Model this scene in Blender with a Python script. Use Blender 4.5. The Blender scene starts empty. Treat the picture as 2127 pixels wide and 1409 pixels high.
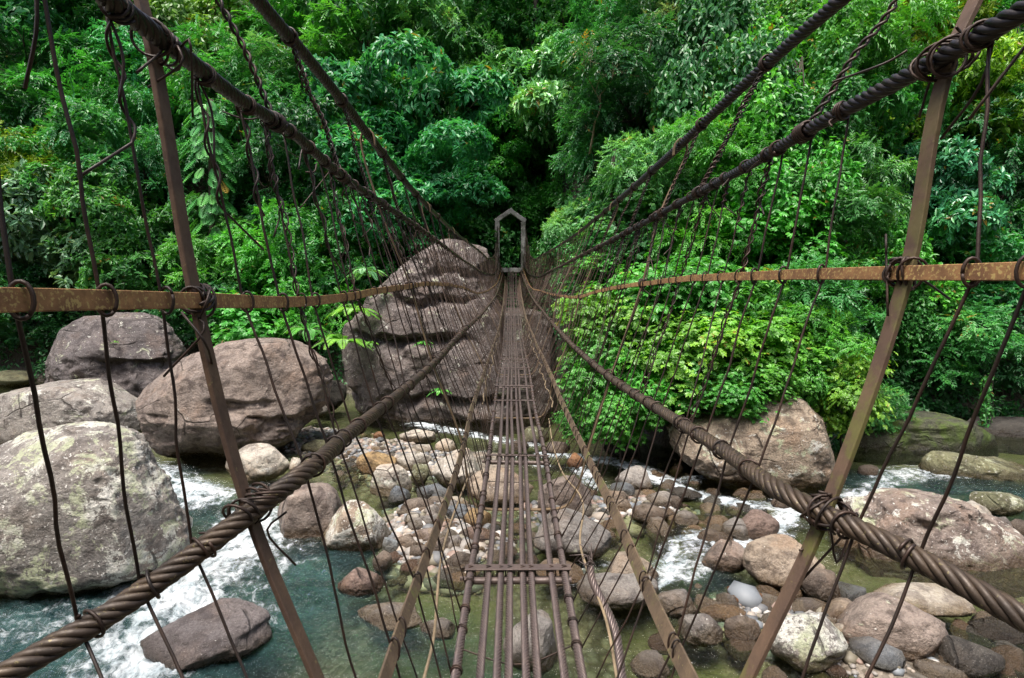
import bpy, bmesh, math, random
import numpy as np
from mathutils import Vector

SC = bpy.context.scene
COL = SC.collection
R = math.radians
PI = math.pi

# ------------------------------------------------------------------ camera geometry
F, CX, CY, HZ = 1180.0, 1063.5, 704.5, 600.0
TH = math.atan((CY - HZ) / F)
FW = np.array([0, math.cos(TH), -math.sin(TH)])
UP = np.array([0, math.sin(TH), math.cos(TH)])
ZW = -5.2                                            # water level (camera is the origin)


def ray(px, py):
    return FW + (px - CX) / F * np.array([1.0, 0, 0]) + (CY - py) / F * UP


def P(px, py, Y):
    d = ray(px, py)
    return d * (Y / d[1])


def on_plane(px, py, z=ZW):
    d = ray(px, py)
    return d * (z / d[2])


# ------------------------------------------------------------------ noise
def _hash(i, j, k, seed):
    n = (i * 374761393 + j * 668265263 + k * 2147483647 + seed * 1274126177) & 0xFFFFFFFF
    n = ((n ^ (n >> 13)) * 1274126177) & 0xFFFFFFFF
    n = ((n ^ (n >> 16)) * 2246822519) & 0xFFFFFFFF
    return n ^ (n >> 15)


def pnoise(p, seed=0):
    """gradient noise, p (N,3) -> (N,) about -1..1"""
    p = np.asarray(p, float)
    f = np.floor(p).astype(np.int64)
    t = p - f
    u = t * t * t * (t * (t * 6 - 15) + 10)
    out = 0
    for dx in (0, 1):
        for dy in (0, 1):
            for dz in (0, 1):
                h = _hash(f[:, 0] + dx, f[:, 1] + dy, f[:, 2] + dz, seed)
                gx = ((h & 1023) / 511.5 - 1)
                gy = (((h >> 10) & 1023) / 511.5 - 1)
                gz = (((h >> 20) & 1023) / 511.5 - 1)
                g = gx * (t[:, 0] - dx) + gy * (t[:, 1] - dy) + gz * (t[:, 2] - dz)
                w = (u[:, 0] if dx else 1 - u[:, 0]) * (u[:, 1] if dy else 1 - u[:, 1]) * (u[:, 2] if dz else 1 - u[:, 2])
                out = out + g * w
    return out * 1.4


def fbm(p, octv=4, seed=0, lac=2.03, gain=0.5):
    p = np.asarray(p, float)
    a, s, tot = 1.0, 0, 0
    for o in range(octv):
        s = s + a * pnoise(p, seed + o * 17)
        tot += a
        a *= gain
        p = p * lac + 3.1
    return s / tot


def ridged(p, octv=3, seed=0):
    p = np.asarray(p, float)
    a, s, tot = 1.0, 0, 0
    for o in range(octv):
        s = s + a * (1 - 2 * np.abs(pnoise(p, seed + o * 31)))
        tot += a
        a *= .5
        p = p * 2.1 + 1.7
    return s / tot


# ------------------------------------------------------------------ mesh building
class MB:
    def __init__(self):
        self.v, self.q, self.t, self.n = [], [], [], 0

    def add(self, v, q=None, t=None):
        v = np.asarray(v, float).reshape(-1, 3)
        if q is not None and len(q):
            self.q.append(np.asarray(q, np.int64) + self.n)
        if t is not None and len(t):
            self.t.append(np.asarray(t, np.int64) + self.n)
        self.v.append(v)
        self.n += len(v)
        return self

    def mesh(self, name, mat, smooth=True, face_attr=None, vert_attr=None):
        v = np.concatenate(self.v)
        q = np.concatenate(self.q) if self.q else np.zeros((0, 4), np.int64)
        t = np.concatenate(self.t) if self.t else np.zeros((0, 3), np.int64)
        me = bpy.data.meshes.new(name)
        me.vertices.add(len(v))
        me.vertices.foreach_set('co', v.astype(np.float32).ravel())
        loops = np.concatenate([q.ravel(), t.ravel()]).astype(np.int32)
        me.loops.add(len(loops))
        me.loops.foreach_set('vertex_index', loops)
        starts = np.concatenate([np.arange(len(q)) * 4, len(q) * 4 + np.arange(len(t)) * 3]).astype(np.int32)
        me.polygons.add(len(starts))
        me.polygons.foreach_set('loop_start', starts)
        me.polygons.foreach_set('use_smooth', np.full(len(starts), bool(smooth)))
        for nm, arr in (face_attr or {}).items():
            at = me.attributes.new(nm, 'FLOAT', 'FACE')
            at.data.foreach_set('value', np.asarray(arr, np.float32))
        for nm, arr in (vert_attr or {}).items():
            at = me.attributes.new(nm, 'FLOAT', 'POINT')
            at.data.foreach_set('value', np.asarray(arr, np.float32))
        me.update(calc_edges=True)
        me.validate()
        if mat is not None:
            me.materials.append(mat)
        return me


def link(name, me, parent=None, loc=(0, 0, 0), color=None):
    o = bpy.data.objects.new(name, me)
    COL.objects.link(o)
    o.location = loc
    if parent is not None:
        o.parent = parent
    if color is not None:
        o.color = color
    return o


def tag(o, label=None, cat=None, group=None, kind=None):
    if label:
        o['label'] = label
    if cat:
        o['category'] = cat
    if group:
        o['group'] = group
    if kind:
        o['kind'] = kind
    return o


def empty(name, loc=(0, 0, 0)):
    o = bpy.data.objects.new(name, None)
    o.empty_display_size = .2
    COL.objects.link(o)
    o.location = loc
    return o


def spline(pts, n=None, t=None, ts=None):
    """Catmull-Rom style through pts with parameters t; sampled at ts"""
    pts = np.asarray(pts, float)
    if t is None:
        d = np.linalg.norm(np.diff(pts, axis=0), axis=1) ** .6 + 1e-6
        t = np.concatenate([[0], np.cumsum(d)])
    t = np.asarray(t, float)
    if ts is None:
        ts = np.linspace(t[0], t[-1], n)
    m = np.zeros_like(pts)
    dt = np.diff(t)[:, None]
    s = np.diff(pts, axis=0) / dt
    m[1:-1] = (s[:-1] * dt[1:] + s[1:] * dt[:-1]) / (dt[1:] + dt[:-1])
    m[0], m[-1] = s[0], s[-1]
    i = np.clip(np.searchsorted(t, ts, side='right') - 1, 0, len(t) - 2)
    h = dt[i]
    u = ((ts - t[i])[:, None]) / h
    return ((2 * u**3 - 3 * u**2 + 1) * pts[i] + (u**3 - 2 * u**2 + u) * h * m[i]
            + (-2 * u**3 + 3 * u**2) * pts[i + 1] + (u**3 - u**2) * h * m[i + 1])


def frames(p):
    p = np.asarray(p, float)
    tg = np.gradient(p, axis=0)
    tg /= np.linalg.norm(tg, axis=1)[:, None] + 1e-12
    a = np.zeros_like(p)
    ref = np.array([0, 0, 1.0]) if abs(tg[0][2]) < .8 else np.array([1.0, 0, 0])
    cur = ref - tg[0] * ref.dot(tg[0])
    cur /= np.linalg.norm(cur)
    for i in range(len(p)):
        cur = cur - tg[i] * cur.dot(tg[i])
        cur = cur / (np.linalg.norm(cur) + 1e-12)
        a[i] = cur
    return tg, a, np.cross(tg, a)


def tube(mb, p, r, sides=6, lobes=0, pitch=.2, depth=.22, cap=True, hand=1):
    p = np.asarray(p, float)
    n = len(p)
    tg, a, b = frames(p)
    r = np.broadcast_to(np.asarray(r, float), (n,))
    th = np.arange(sides) / sides * 2 * PI
    rr = np.repeat(r[:, None], sides, 1)
    if lobes:
        s = np.concatenate([[0], np.cumsum(np.linalg.norm(np.diff(p, axis=0), axis=1))])
        ph = (th[None, :] + hand * 2 * PI * s[:, None] / pitch)
        rr = rr * (1 - depth + depth * np.abs(np.sin(lobes * ph / 2)) ** .7 * 1.15)
    v = p[:, None, :] + rr[:, :, None] * (np.cos(th)[None, :, None] * a[:, None, :] + np.sin(th)[None, :, None] * b[:, None, :])
    i = np.arange(n - 1)[:, None] * sides
    j = np.arange(sides)[None, :]
    k = (j + 1) % sides
    q = np.stack([i + j, i + k, i + sides + k, i + sides + j], -1).reshape(-1, 4)
    v = v.reshape(-1, 3)
    tris = []
    if cap:
        v = np.concatenate([v, p[:1], p[-1:]])
        c0, c1 = n * sides, n * sides + 1
        for jj in range(sides):
            kk = (jj + 1) % sides
            tris.append((c0, kk, jj))
            tris.append((c1, (n - 1) * sides + jj, (n - 1) * sides + kk))
    mb.add(v, q, tris)


def bar(mb, p, axis, w, t, bevel=.15):
    """flat bar along p: width w along 'axis' (array or vector, made perpendicular), thickness t"""
    p = np.asarray(p, float)
    n = len(p)
    tg = np.gradient(p, axis=0)
    tg /= np.linalg.norm(tg, axis=1)[:, None]
    ax = np.broadcast_to(np.asarray(axis, float), p.shape).copy()
    ax -= tg * np.sum(ax * tg, 1)[:, None]
    ax /= np.linalg.norm(ax, axis=1)[:, None]
    nb = np.cross(tg, ax)
    e = bevel * t
    prof = [(-w / 2 + e, -t / 2), (w / 2 - e, -t / 2), (w / 2, -t / 2 + e), (w / 2, t / 2 - e),
            (w / 2 - e, t / 2), (-w / 2 + e, t / 2), (-w / 2, t / 2 - e), (-w / 2, -t / 2 + e)]
    m = len(prof)
    v = np.stack([p + ax * x + nb * y for x, y in prof], 1).reshape(-1, 3)
    i = np.arange(n - 1)[:, None] * m
    j = np.arange(m)[None, :]
    k = (j + 1) % m
    q = np.stack([i + j, i + k, i + m + k, i + m + j], -1).reshape(-1, 4)
    tr = []
    for c in range(1, m - 1):
        tr.append((0, c + 1, c))
        o = (n - 1) * m
        tr.append((o, o + c, o + c + 1))
    mb.add(v, q, tr)


def sheet(nx, ny):
    i = np.arange(ny - 1)[:, None] * nx
    j = np.arange(nx - 1)[None, :]
    return np.stack([i + j, i + j + 1, i + nx + j + 1, i + nx + j], -1).reshape(-1, 4)


# ------------------------------------------------------------------ materials
class NT:
    def __init__(self, name):
        self.m = bpy.data.materials.new(name)
        self.m.use_nodes = True
        self.t = self.m.node_tree
        self.t.nodes.clear()
        self.out = self.t.nodes.new('ShaderNodeOutputMaterial')

    def n(self, typ, ins=None, **kw):
        nd = self.t.nodes.new('ShaderNode' + typ)
        for k, v in kw.items():
            setattr(nd, k, v)
        for k, v in (ins or {}).items():
            self.put(nd.inputs[k], v)
        return nd

    def put(self, sock, v):
        if isinstance(v, bpy.types.NodeSocket):
            self.t.links.new(v, sock)
        elif isinstance(v, bpy.types.Node):
            self.t.links.new(v.outputs[0], sock)
        else:
            if hasattr(sock.default_value, '__len__') and isinstance(v, (tuple, list)) and len(v) == 3 and len(sock.default_value) == 4:
                v = (*v, 1)
            sock.default_value = v

    def noise(self, vec, scale, detail=4, rough=.55, dist=0):
        nd = self.n('TexNoise', {'Scale': scale, 'Detail': detail, 'Roughness': rough, 'Distortion': dist})
        if vec is not None:
            self.put(nd.inputs['Vector'], vec)
        return nd.outputs[0]

    def ramp(self, fac, lo, hi, a=0.0, b=1.0):
        nd = self.n('MapRange', {'Value': fac, 'From Min': lo, 'From Max': hi, 'To Min': a, 'To Max': b}, interpolation_type='SMOOTHSTEP')
        return nd.outputs[0]

    def mix(self, fac, a, b, mode='MIX'):
        nd = self.t.nodes.new('ShaderNodeMix')
        nd.data_type = 'RGBA'
        nd.blend_type = mode
        self.put(nd.inputs[0], fac)
        self.put(nd.inputs[6], a)
        self.put(nd.inputs[7], b)
        return nd.outputs[2]

    def math(self, op, a, b=0.0, c=None, clamp=False):
        nd = self.t.nodes.new('ShaderNodeMath')
        nd.operation = op
        nd.use_clamp = clamp
        self.put(nd.inputs[0], a)
        self.put(nd.inputs[1], b)
        if c is not None:
            self.put(nd.inputs[2], c)
        return nd.outputs[0]

    def attr(self, name):
        return self.n('Attribute', attribute_name=name).outputs['Fac']

    def bump(self, h, strength=.5, dist=.02):
        return self.n('Bump', {'Height': h, 'Strength': strength, 'Distance': dist}).outputs[0]

    def surf(self, s):
        self.t.links.new(s.outputs[0] if isinstance(s, bpy.types.Node) else s, self.out.inputs['Surface'])
        return self.m


def mat_metal(name, base, rust, spots=None, spot_amt=.5, moss=None, moss_amt=.0, moss_low=False, scale=60, rough=.55, metallic=.35):
    k = NT(name)
    pos = k.n('NewGeometry').outputs['Position']
    n1 = k.noise(pos, scale * .25, 5)
    n2 = k.noise(pos, scale, 4, .65)
    c = k.mix(k.ramp(n1, .35, .68), base, rust)
    c = k.mix(k.ramp(n2, .3, .8, 0, .55), c, tuple(x * .35 for x in base))
    if spots:
        n3 = k.noise(pos, scale * 1.7, 3, .6)
        c = k.mix(k.ramp(n3, .72 - spot_amt * .3, .8 - spot_amt * .3, 0, .8), c, spots)
    if moss:
        n4 = k.noise(pos, scale * .12, 6, .7)
        mk = k.ramp(n4, .62 - moss_amt * .3, .74 - moss_amt * .3, 0, .85)
        if moss_low:                                   # moss grows on the lower right post only
            sp = k.n('SeparateXYZ', {0: pos})
            mk = k.math('MULTIPLY', mk, k.math('MULTIPLY', k.ramp(sp.outputs['Z'], .9, -.6), k.ramp(sp.outputs['X'], 0, .1)))
        c = k.mix(mk, c, moss)
    b = k.bump(k.math('ADD', n2, n1), .35, .002)
    s = k.n('BsdfPrincipled', {'Base Color': c, 'Roughness': k.ramp(n2, .2, .8, rough - .12, rough + .2), 'Metallic': metallic, 'Normal': b})
    return k.surf(s)


ROPE = mat_metal('rope_steel', (.019, .015, .014), (.036, .025, .021), (.09, .075, .045), .1, scale=70, rough=.36, metallic=.55)
ROPE_LOW = mat_metal('side_rope_steel', (.042, .03, .022), (.078, .052, .032), (.16, .13, .06), .35, scale=70, rough=.5, metallic=.3)
ROPE_DECK = mat_metal('deck_rope_steel', (.115, .088, .082), (.14, .105, .092), scale=50, rough=.38, metallic=.4)
ROPE_FAR = mat_metal('rope_rust', (.11, .08, .06), (.18, .12, .075), scale=40, rough=.55)
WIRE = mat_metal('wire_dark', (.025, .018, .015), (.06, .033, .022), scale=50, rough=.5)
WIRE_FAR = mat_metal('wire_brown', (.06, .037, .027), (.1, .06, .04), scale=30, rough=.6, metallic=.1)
POST2 = mat_metal('tan_post', (.13, .088, .05), (.2, .135, .075), (.27, .2, .09), .3, scale=45, rough=.65, metallic=.15)
RAIL = mat_metal('rusty_rail', (.17, .08, .035), (.34, .18, .07), (.42, .31, .11), .6, scale=85, rough=.7, metallic=.1)
POST = mat_metal('rusty_post', (.085, .05, .036), (.14, .08, .05), (.18, .13, .06), .12, scale=45, rough=.6, metallic=.2)
POSTM = mat_metal('mossy_post', (.09, .055, .038), (.15, .092, .056), (.2, .16, .07), .2, moss=(.12, .12, .028), moss_amt=.6, moss_low=True, scale=45, rough=.75, metallic=.1)
LBAR = mat_metal('mossy_bar', (.085, .058, .037), (.145, .1, .06), (.22, .19, .08), .35, moss=(.11, .12, .03), moss_amt=.2, scale=50, rough=.75, metallic=.1)
PLATE = mat_metal('plate_steel', (.095, .07, .064), (.13, .095, .08), scale=40, rough=.5, metallic=.3)
PALE = mat_metal('dry_cane', (.18, .135, .08), (.27, .2, .12), scale=60, rough=.8, metallic=0)


def mat_rock():
    k = NT('river_rock')
    oi = k.n('ObjectInfo')
    pos = k.n('NewGeometry').outputs['Position']
    off = k.n('VectorMath', {0: pos, 1: k.n('CombineXYZ', {'X': k.math('MULTIPLY', oi.outputs['Random'], 37.0), 'Y': k.math('MULTIPLY', oi.outputs['Random'], 91.0)}).outputs[0]}, operation='ADD').outputs[0]
    big = k.noise(off, .7, 5, .55, .4)
    mid = k.noise(off, 3.2, 6, .62, .3)
    fine = k.noise(off, 22, 5, .7)
    spk = k.noise(off, 60, 2, .5)
    base = oi.outputs['Color']
    dark = k.mix(1.0, base, (.42, .38, .36), 'MULTIPLY')
    lite = k.mix(1.0, base, (1.4, 1.37, 1.32), 'MULTIPLY')
    warm = k.mix(1.0, base, (1.12, .93, .78), 'MULTIPLY')
    c = k.mix(k.ramp(big, .36, .62), base, lite)
    c = k.mix(k.ramp(k.noise(off, 1.1, 4, .6), .5, .68, 0, .75), c, warm)
    c = k.mix(k.ramp(mid, .47, .66, 0, .9), c, dark)
    c = k.mix(k.ramp(k.noise(off, 1.7, 6, .65, .8), .53, .66, 0, .75), c, k.mix(1.0, base, (.36, .32, .33), 'MULTIPLY'))
    pit = k.n('TexVoronoi', {'Vector': off, 'Scale': 26}).outputs['Distance']
    c = k.mix(k.math('MULTIPLY', k.ramp(pit, .12, .2, 1, 0), k.ramp(mid, .5, .6)), c, k.mix(1.0, base, (.25, .22, .2), 'MULTIPLY'))
    c = k.mix(k.ramp(fine, .38, .7, 0, .55), c, dark)
    c = k.mix(k.ramp(spk, .62, .72, 0, .35), c, (.5, .47, .43))
    # lichen patches, amount in the object's alpha
    amt = oi.outputs['Alpha']
    l1 = k.noise(off, 2.1, 7, .72, .5)
    th = k.math('SUBTRACT', .74, k.math('MULTIPLY', amt, .36))
    lm = k.math('MULTIPLY', k.ramp(k.math('SUBTRACT', l1, th), 0, .05), k.ramp(k.noise(off, 13, 4, .7), .36, .5))
    lcol = k.mix(k.ramp(k.noise(off, 1.6, 3), .4, .6), (.4, .43, .28), (.6, .59, .54))
    c = k.mix(k.math('MULTIPLY', lm, .85), c, lcol)
    l2 = k.noise(off, 17, 3, .6)
    th2 = k.math('SUBTRACT', .74, k.math('MULTIPLY', amt, .17))
    c = k.mix(k.math('MULTIPLY', k.ramp(k.math('SUBTRACT', l2, th2), 0, .03), .9), c, (.6, .58, .54))
    # moss on the green toned shelf rocks only
    sc_ = k.n('SeparateColor', {0: base})
    gm = k.ramp(k.math('SUBTRACT', sc_.outputs[1], k.math('MAXIMUM', sc_.outputs[0], sc_.outputs[2])), .003, .005)
    c = k.mix(k.math('MULTIPLY', gm, k.ramp(k.noise(off, .9, 6, .7, .6), .46, .6, 0, .9)), c, (.075, .12, .016))
    # a few hairline joints
    vd = k.n('TexVoronoi', {'Vector': k.mix(.22, off, k.n('TexNoise', {'Vector': off, 'Scale': 1.4, 'Detail': 4}).outputs[1]), 'Scale': .75}, feature='DISTANCE_TO_EDGE').outputs['Distance']
    jm = k.math('MULTIPLY', k.ramp(vd, .004, .016, 1, 0), k.ramp(k.noise(off, .8, 3), .5, .6))
    c = k.mix(k.math('MULTIPLY', jm, .8), c, k.mix(1.0, base, (.2, .17, .15), 'MULTIPLY'))
    # wet tide line just above the water
    z = k.n('SeparateXYZ', {0: pos}).outputs['Z']
    wl = k.math('ADD', z, k.math('MULTIPLY', k.math('SUBTRACT', mid, .5), .5))
    wet = k.ramp(wl, ZW + .1, ZW + .34, 1, 0)
    wetc = k.mix(1.0, k.mix(.4, c, warm), (.36, .32, .25), 'MULTIPLY')
    c = k.mix(wet, c, wetc)
    h = k.math('SUBTRACT', k.math('ADD', k.math('MULTIPLY', mid, 1.2), k.math('MULTIPLY', fine, .5)), k.math('MULTIPLY', jm, .6))
    b = k.bump(h, 1.0, .1)
    rg = k.math('SUBTRACT', k.ramp(fine, .3, .7, .62, .85), k.math('MULTIPLY', wet, .5))
    s = k.n('BsdfPrincipled', {'Base Color': c, 'Roughness': rg, 'Normal': b, 'Specular IOR Level': .4})
    return k.surf(s)


ROCK = mat_rock()


def mat_leaf(name, transl=.28, rough=.42, spec=.45):
    k = NT(name)
    oi = k.n('ObjectInfo')
    t = k.attr('tint')
    base = oi.outputs['Color']
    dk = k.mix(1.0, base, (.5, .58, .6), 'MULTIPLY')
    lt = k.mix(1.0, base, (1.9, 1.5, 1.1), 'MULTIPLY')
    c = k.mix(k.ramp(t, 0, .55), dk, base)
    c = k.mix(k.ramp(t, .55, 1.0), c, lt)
    # old leaves gone yellow or brown here and there
    c = k.mix(k.ramp(t, .985, .99), c, (.3, .22, .04))
    pr = k.n('BsdfPrincipled', {'Base Color': c, 'Roughness': rough, 'Specular IOR Level': spec})
    tr = k.n('BsdfTranslucent', {'Color': k.mix(1.0, c, (1.3, 1.25, .5), 'MULTIPLY')})
    mx = k.n('MixShader', {0: transl})
    k.t.links.new(pr.outputs[0], mx.inputs[1])
    k.t.links.new(tr.outputs[0], mx.inputs[2])
    return k.surf(mx)


LEAF = mat_leaf('leaf', .36, .38, .55)
LEAF_GLOSSY = mat_leaf('leaf_glossy', .18, .3, .6)


def mat_bark(name, a, b):
    k = NT(name)
    pos = k.n('NewGeometry').outputs['Position']
    mp = k.n('VectorMath', {0: pos, 1: (9, 9, 2)}, operation='MULTIPLY').outputs[0]
    n = k.noise(mp, 1.5, 6, .65)
    c = k.mix(k.ramp(n, .3, .7), a, b)
    s = k.n('BsdfPrincipled', {'Base Color': c, 'Roughness': .9, 'Normal': k.bump(n, .8, .04)})
    return k.surf(s)


BARK = mat_bark('bark', (.03, .024, .018), (.085, .068, .05))
BARK_PALE = mat_bark('bark_pale', (.16, .12, .07), (.3, .24, .15))


def mat_ground():
    k = NT('bank_soil_and_bed')
    pos = k.n('NewGeometry').outputs['Position']
    z = k.n('SeparateXYZ', {0: pos}).outputs['Z']
    vo = k.n('TexVoronoi', {'Vector': pos, 'Scale': 6.5, 'Randomness': 1.0})
    vo2 = k.n('TexVoronoi', {'Vector': pos, 'Scale': 17, 'Randomness': 1.0})
    cc = k.n('SeparateColor', {0: vo.outputs['Color']})
    peb = k.mix(cc.outputs[0], (.06, .05, .034), (.2, .17, .13))
    peb = k.mix(k.math('MULTIPLY', cc.outputs[1], .6), peb, (.2, .2, .19))
    peb = k.mix(k.ramp(vo.outputs['Distance'], .3, .75), peb, (.05, .04, .028))
    cc2 = k.n('SeparateColor', {0: vo2.outputs['Color']})
    peb2 = k.mix(cc2.outputs[0], (.09, .072, .05), (.25, .21, .17))
    peb = k.mix(k.ramp(k.noise(pos, .8, 4), .42, .6), peb, peb2)
    # silt under the water: olive green
    bed = k.mix(k.ramp(k.noise(pos, .55, 5, .6), .38, .62), peb, (.085, .085, .035))
    c = k.mix(k.ramp(z, ZW - .22, ZW - .02), bed, peb)
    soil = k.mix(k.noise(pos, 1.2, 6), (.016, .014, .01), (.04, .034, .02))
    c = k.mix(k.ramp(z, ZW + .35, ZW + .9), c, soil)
    h = k.math('SUBTRACT', 1.0, vo.outputs['Distance'])
    h2 = k.math('SUBTRACT', 1.0, vo2.outputs['Distance'])
    s = k.n('BsdfPrincipled', {'Base Color': c, 'Roughness': .85, 'Normal': k.bump(k.math('ADD', h, k.math('MULTIPLY', h2, .4)), .9, .06)})
    return k.surf(s)


GROUND = mat_ground()


def mat_water():
    k = NT('river_water')
    pos = k.n('NewGeometry').outputs['Position']
    foam, turb = k.attr('foam'), k.attr('turb')
    st = k.n('VectorMath', {0: pos, 1: (1.0, 1.0, 1.0)}, operation='MULTIPLY').outputs[0]
    w1 = k.noise(st, 3.5, 6, .6, .6)
    w2 = k.noise(st, 11, 4, .6, .8)
    b = k.bump(k.math('ADD', w1, k.math('MULTIPLY', w2, .4)), k.ramp(k.math('ADD', turb, foam), 0, .6, .5, 1.0), .2)
    fr = k.n('Fresnel', {'IOR': 1.33, 'Normal': b}).outputs[0]
    tint = k.mix(turb, (.76, .84, .66), (.3, .56, .5))
    tr = k.n('BsdfTransparent', {'Color': tint})
    body = k.n('BsdfDiffuse', {'Color': k.mix(k.ramp(k.noise(st, 1.3, 5, .6, 1.0), .35, .65), (.008, .034, .04), (.05, .12, .12))})
    m0 = k.n('MixShader', {0: k.math('MULTIPLY', turb, .42)})
    k.t.links.new(tr.outputs[0], m0.inputs[1])
    k.t.links.new(body.outputs[0], m0.inputs[2])
    gl = k.n('BsdfGlossy', {'Color': (1, 1, 1), 'Roughness': .05, 'Normal': b})
    m1 = k.n('MixShader', {0: k.math('MULTIPLY', fr, 1.0, clamp=True)})
    k.t.links.new(m0.outputs[0], m1.inputs[1])
    k.t.links.new(gl.outputs[0], m1.inputs[2])
    # white water: broken bubbles
    fn = k.noise(st, 7, 8, .72, 1.2)
    fn2 = k.noise(st, 2.2, 5, .6, .8)
    fm = k.math('ADD', k.math('MULTIPLY', fn, .62), k.math('MULTIPLY', fn2, .38))
    th = k.math('SUBTRACT', .76, k.math('MULTIPLY', foam, .4))
    mask = k.ramp(k.math('SUBTRACT', fm, th), -.1, .2)
    fo = k.n('BsdfPrincipled', {'Base Color': k.mix(k.ramp(fn2, .35, .65), (.5, .58, .62), (.76, .8, .83)), 'Roughness': .5, 'Normal': k.bump(k.math('ADD', fn, k.math('MULTIPLY', w1, 1.2)), 1.0, .09)})
    m2 = k.n('MixShader', {0: k.math('MULTIPLY', mask, k.ramp(foam, .02, .2))})
    k.t.links.new(m1.outputs[0], m2.inputs[1])
    k.t.links.new(fo.outputs[0], m2.inputs[2])
    return k.surf(m2)


WATER = mat_water()


def mat_concrete():
    k = NT('weathered_concrete')
    pos = k.n('NewGeometry').outputs['Position']
    n = k.noise(pos, 4, 7, .7)
    c = k.mix(k.ramp(n, .3, .7), (.24, .235, .24), (.46, .45, .45))
    c = k.mix(k.ramp(k.noise(pos, 1.2, 5), .52, .65, 0, .8), c, (.05, .055, .035))
    return k.surf(k.n('BsdfPrincipled', {'Base Color': c, 'Roughness': .85, 'Normal': k.bump(n, .6, .02)}))


CONC = mat_concrete()
# ================================================================== THE BRIDGE
rng = np.random.default_rng(7)
bridge = empty('suspension_bridge', (0, 0, -1.3))
tag(bridge, 'rusty steel rope footbridge with wire netting sides running away over the river', 'footbridge')
BO = np.array([0, 0, -1.3])


def bpart(name, mb, mat, parent=None, label=None, smooth=True):
    for i in range(len(mb.v)):
        mb.v[i] = mb.v[i] - BO
    o = link(name, mb.mesh(name, mat, smooth), parent or bridge)
    if label:
        o['label'] = label
    return o


class Cable:
    def __init__(self, near, pxs):
        pts = [np.array(a, float) for a in near] + [P(*a) for a in pxs]
        self.p = np.array(pts)
        self.t = self.p[:, 1]

    def at(self, Y):
        Y = np.atleast_1d(np.asarray(Y, float))
        # parameter squeezed so that far stations are not over-weighted
        g = lambda y: np.sign(y) * np.log1p(np.abs(y))
        return spline(self.p, t=g(self.t), ts=g(Y))


top_l = Cable([(-.95, -4, 1.5), (-.93, -1.5, 1.25)], [(530, -5, 2.02), (640, 122, 2.54), (763, 278, 3.5), (850, 388, 4.96), (920, 460, 7.3), (1000, 525, 16.1), (1016, 537, 20.8), (1030, 520, 27), (1034, 470, 32.8)])
top_r = Cable([(1.05, -4, 1.5), (1.07, -1.5, 1.25)], [(1750, -5, 2.0), (1600, 125, 2.52), (1415, 298, 3.5), (1276, 424, 5.9), (1170, 505, 10.7), (1125, 531, 17), (1108, 538, 22), (1099, 522, 27), (1091, 470, 32.8)])
mid_l = Cable([(-.62, -4, .75), (-.63, -1.5, .55), (-.635, 0, .48)], [(345, 92, 1.07), (500, 210, 1.42), (590, 265, 1.74), (710, 365, 2.46), (795, 424, 3.5), (860, 467, 4.6), (920, 510, 6.7), (980, 552, 11.4), (1010, 568, 17), (1031, 560, 26), (1038, 532, 32.8)])
mid_r = Cable([(.74, -4, .75), (.75, -1.5, .55), (.76, 0, .48)], [(1940, 128, 1.07), (1700, 258, 1.49), (1570, 335, 1.94), (1450, 400, 2.67), (1360, 450, 3.5), (1270, 500, 5.07), (1200, 535, 7.6), (1150, 560, 11.9), (1108, 573, 20), (1093, 560, 27), (1086, 532, 32.8)])
rail_l = Cable([(-.56, -4, .05), (-.57, -1.5, .02), (-.58, 0, -.02)], [(0, 624, .647), (420, 625, 1.07), (590, 628, 1.47), (700, 620, 1.95), (850, 594, 3.4), (900, 590, 4.6), (960, 597, 7.6), (997, 609, 11.5), (1022, 598, 17), (1036, 580, 25), (1043, 556, 32.8)])
rail_r = Cable([(.7, -4, .05), (.71, -1.5, .03), (.715, 0, .02)], [(2127, 564, .81), (1870, 568, 1.07), (1600, 572, 1.64), (1480, 577, 2.16), (1330, 590, 3.5), (1232, 608, 5), (1200, 618, 6), (1175, 616, 7), (1122, 604, 14), (1101, 594, 21), (1085, 556, 32.8)])
low_l = Cable([(-3.2, -2.6, -2.1), (-2.1, -1, -1.45), (-1.25, .3, -.9)], [(0, 1409, .8), (250, 1260, .91), (540, 1050, 1.07), (720, 905, 1.62), (905, 750, 3.5), (960, 690, 5.4), (1010, 640, 10.4), (1036, 598, 21), (1046, 562, 32.8)])
low_r = Cable([(3.0, -2.6, -1.5), (2.0, -1, -1.05), (1.2, .25, -.68)], [(2127, 1288, .8), (1900, 1160, .92), (1690, 1058, 1.07), (1500, 935, 1.55), (1380, 857, 2.16), (1262, 780, 3.5), (1180, 708, 5.75), (1130, 650, 10), (1100, 608, 18), (1081, 562, 32.8)])
bar_l = Cable([(-.3, -4, -.9), (-.3, -1.5, -.9)], [(800, 1409, 1.33), (886, 1153, 2.0), (941, 1002, 2.85), (963, 925, 3.5), (979, 856, 4.1), (1002, 785, 5.4), (1018, 738, 7.5), (1034, 690, 10.5), (1044, 640, 16), (1050, 575, 32.8)])
bar_r = Cable([(.4, -4, -.9), (.41, -1.5, -.9)], [(1432, 1409, 1.33), (1325, 1180, 1.91), (1255, 1020, 2.7), (1217, 942, 3.5), (1165, 830, 5.0), (1140, 770, 6.4), (1110, 705, 10.5), (1090, 650, 16), (1078, 575, 32.8)])
DW = .45
deck_tab = [(1078, 1409, 1.90), (1075, 1188, 2.63), (1074.5, 1047, 3.52), (1074, 951, 4.39), (1068.5, 835, 6.56), (1068, 781, 8.05), (1067, 729, 11.4), (1066, 706, 13.3), (1065, 664, 16.6), (1064.5, 632, 21), (1064, 600, 28), (1064, 560, 33)]
deck = Cable([(.02, -4, -1.33), (.02, -1.5, -1.33)], deck_tab)
YEND = 32.8


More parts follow.
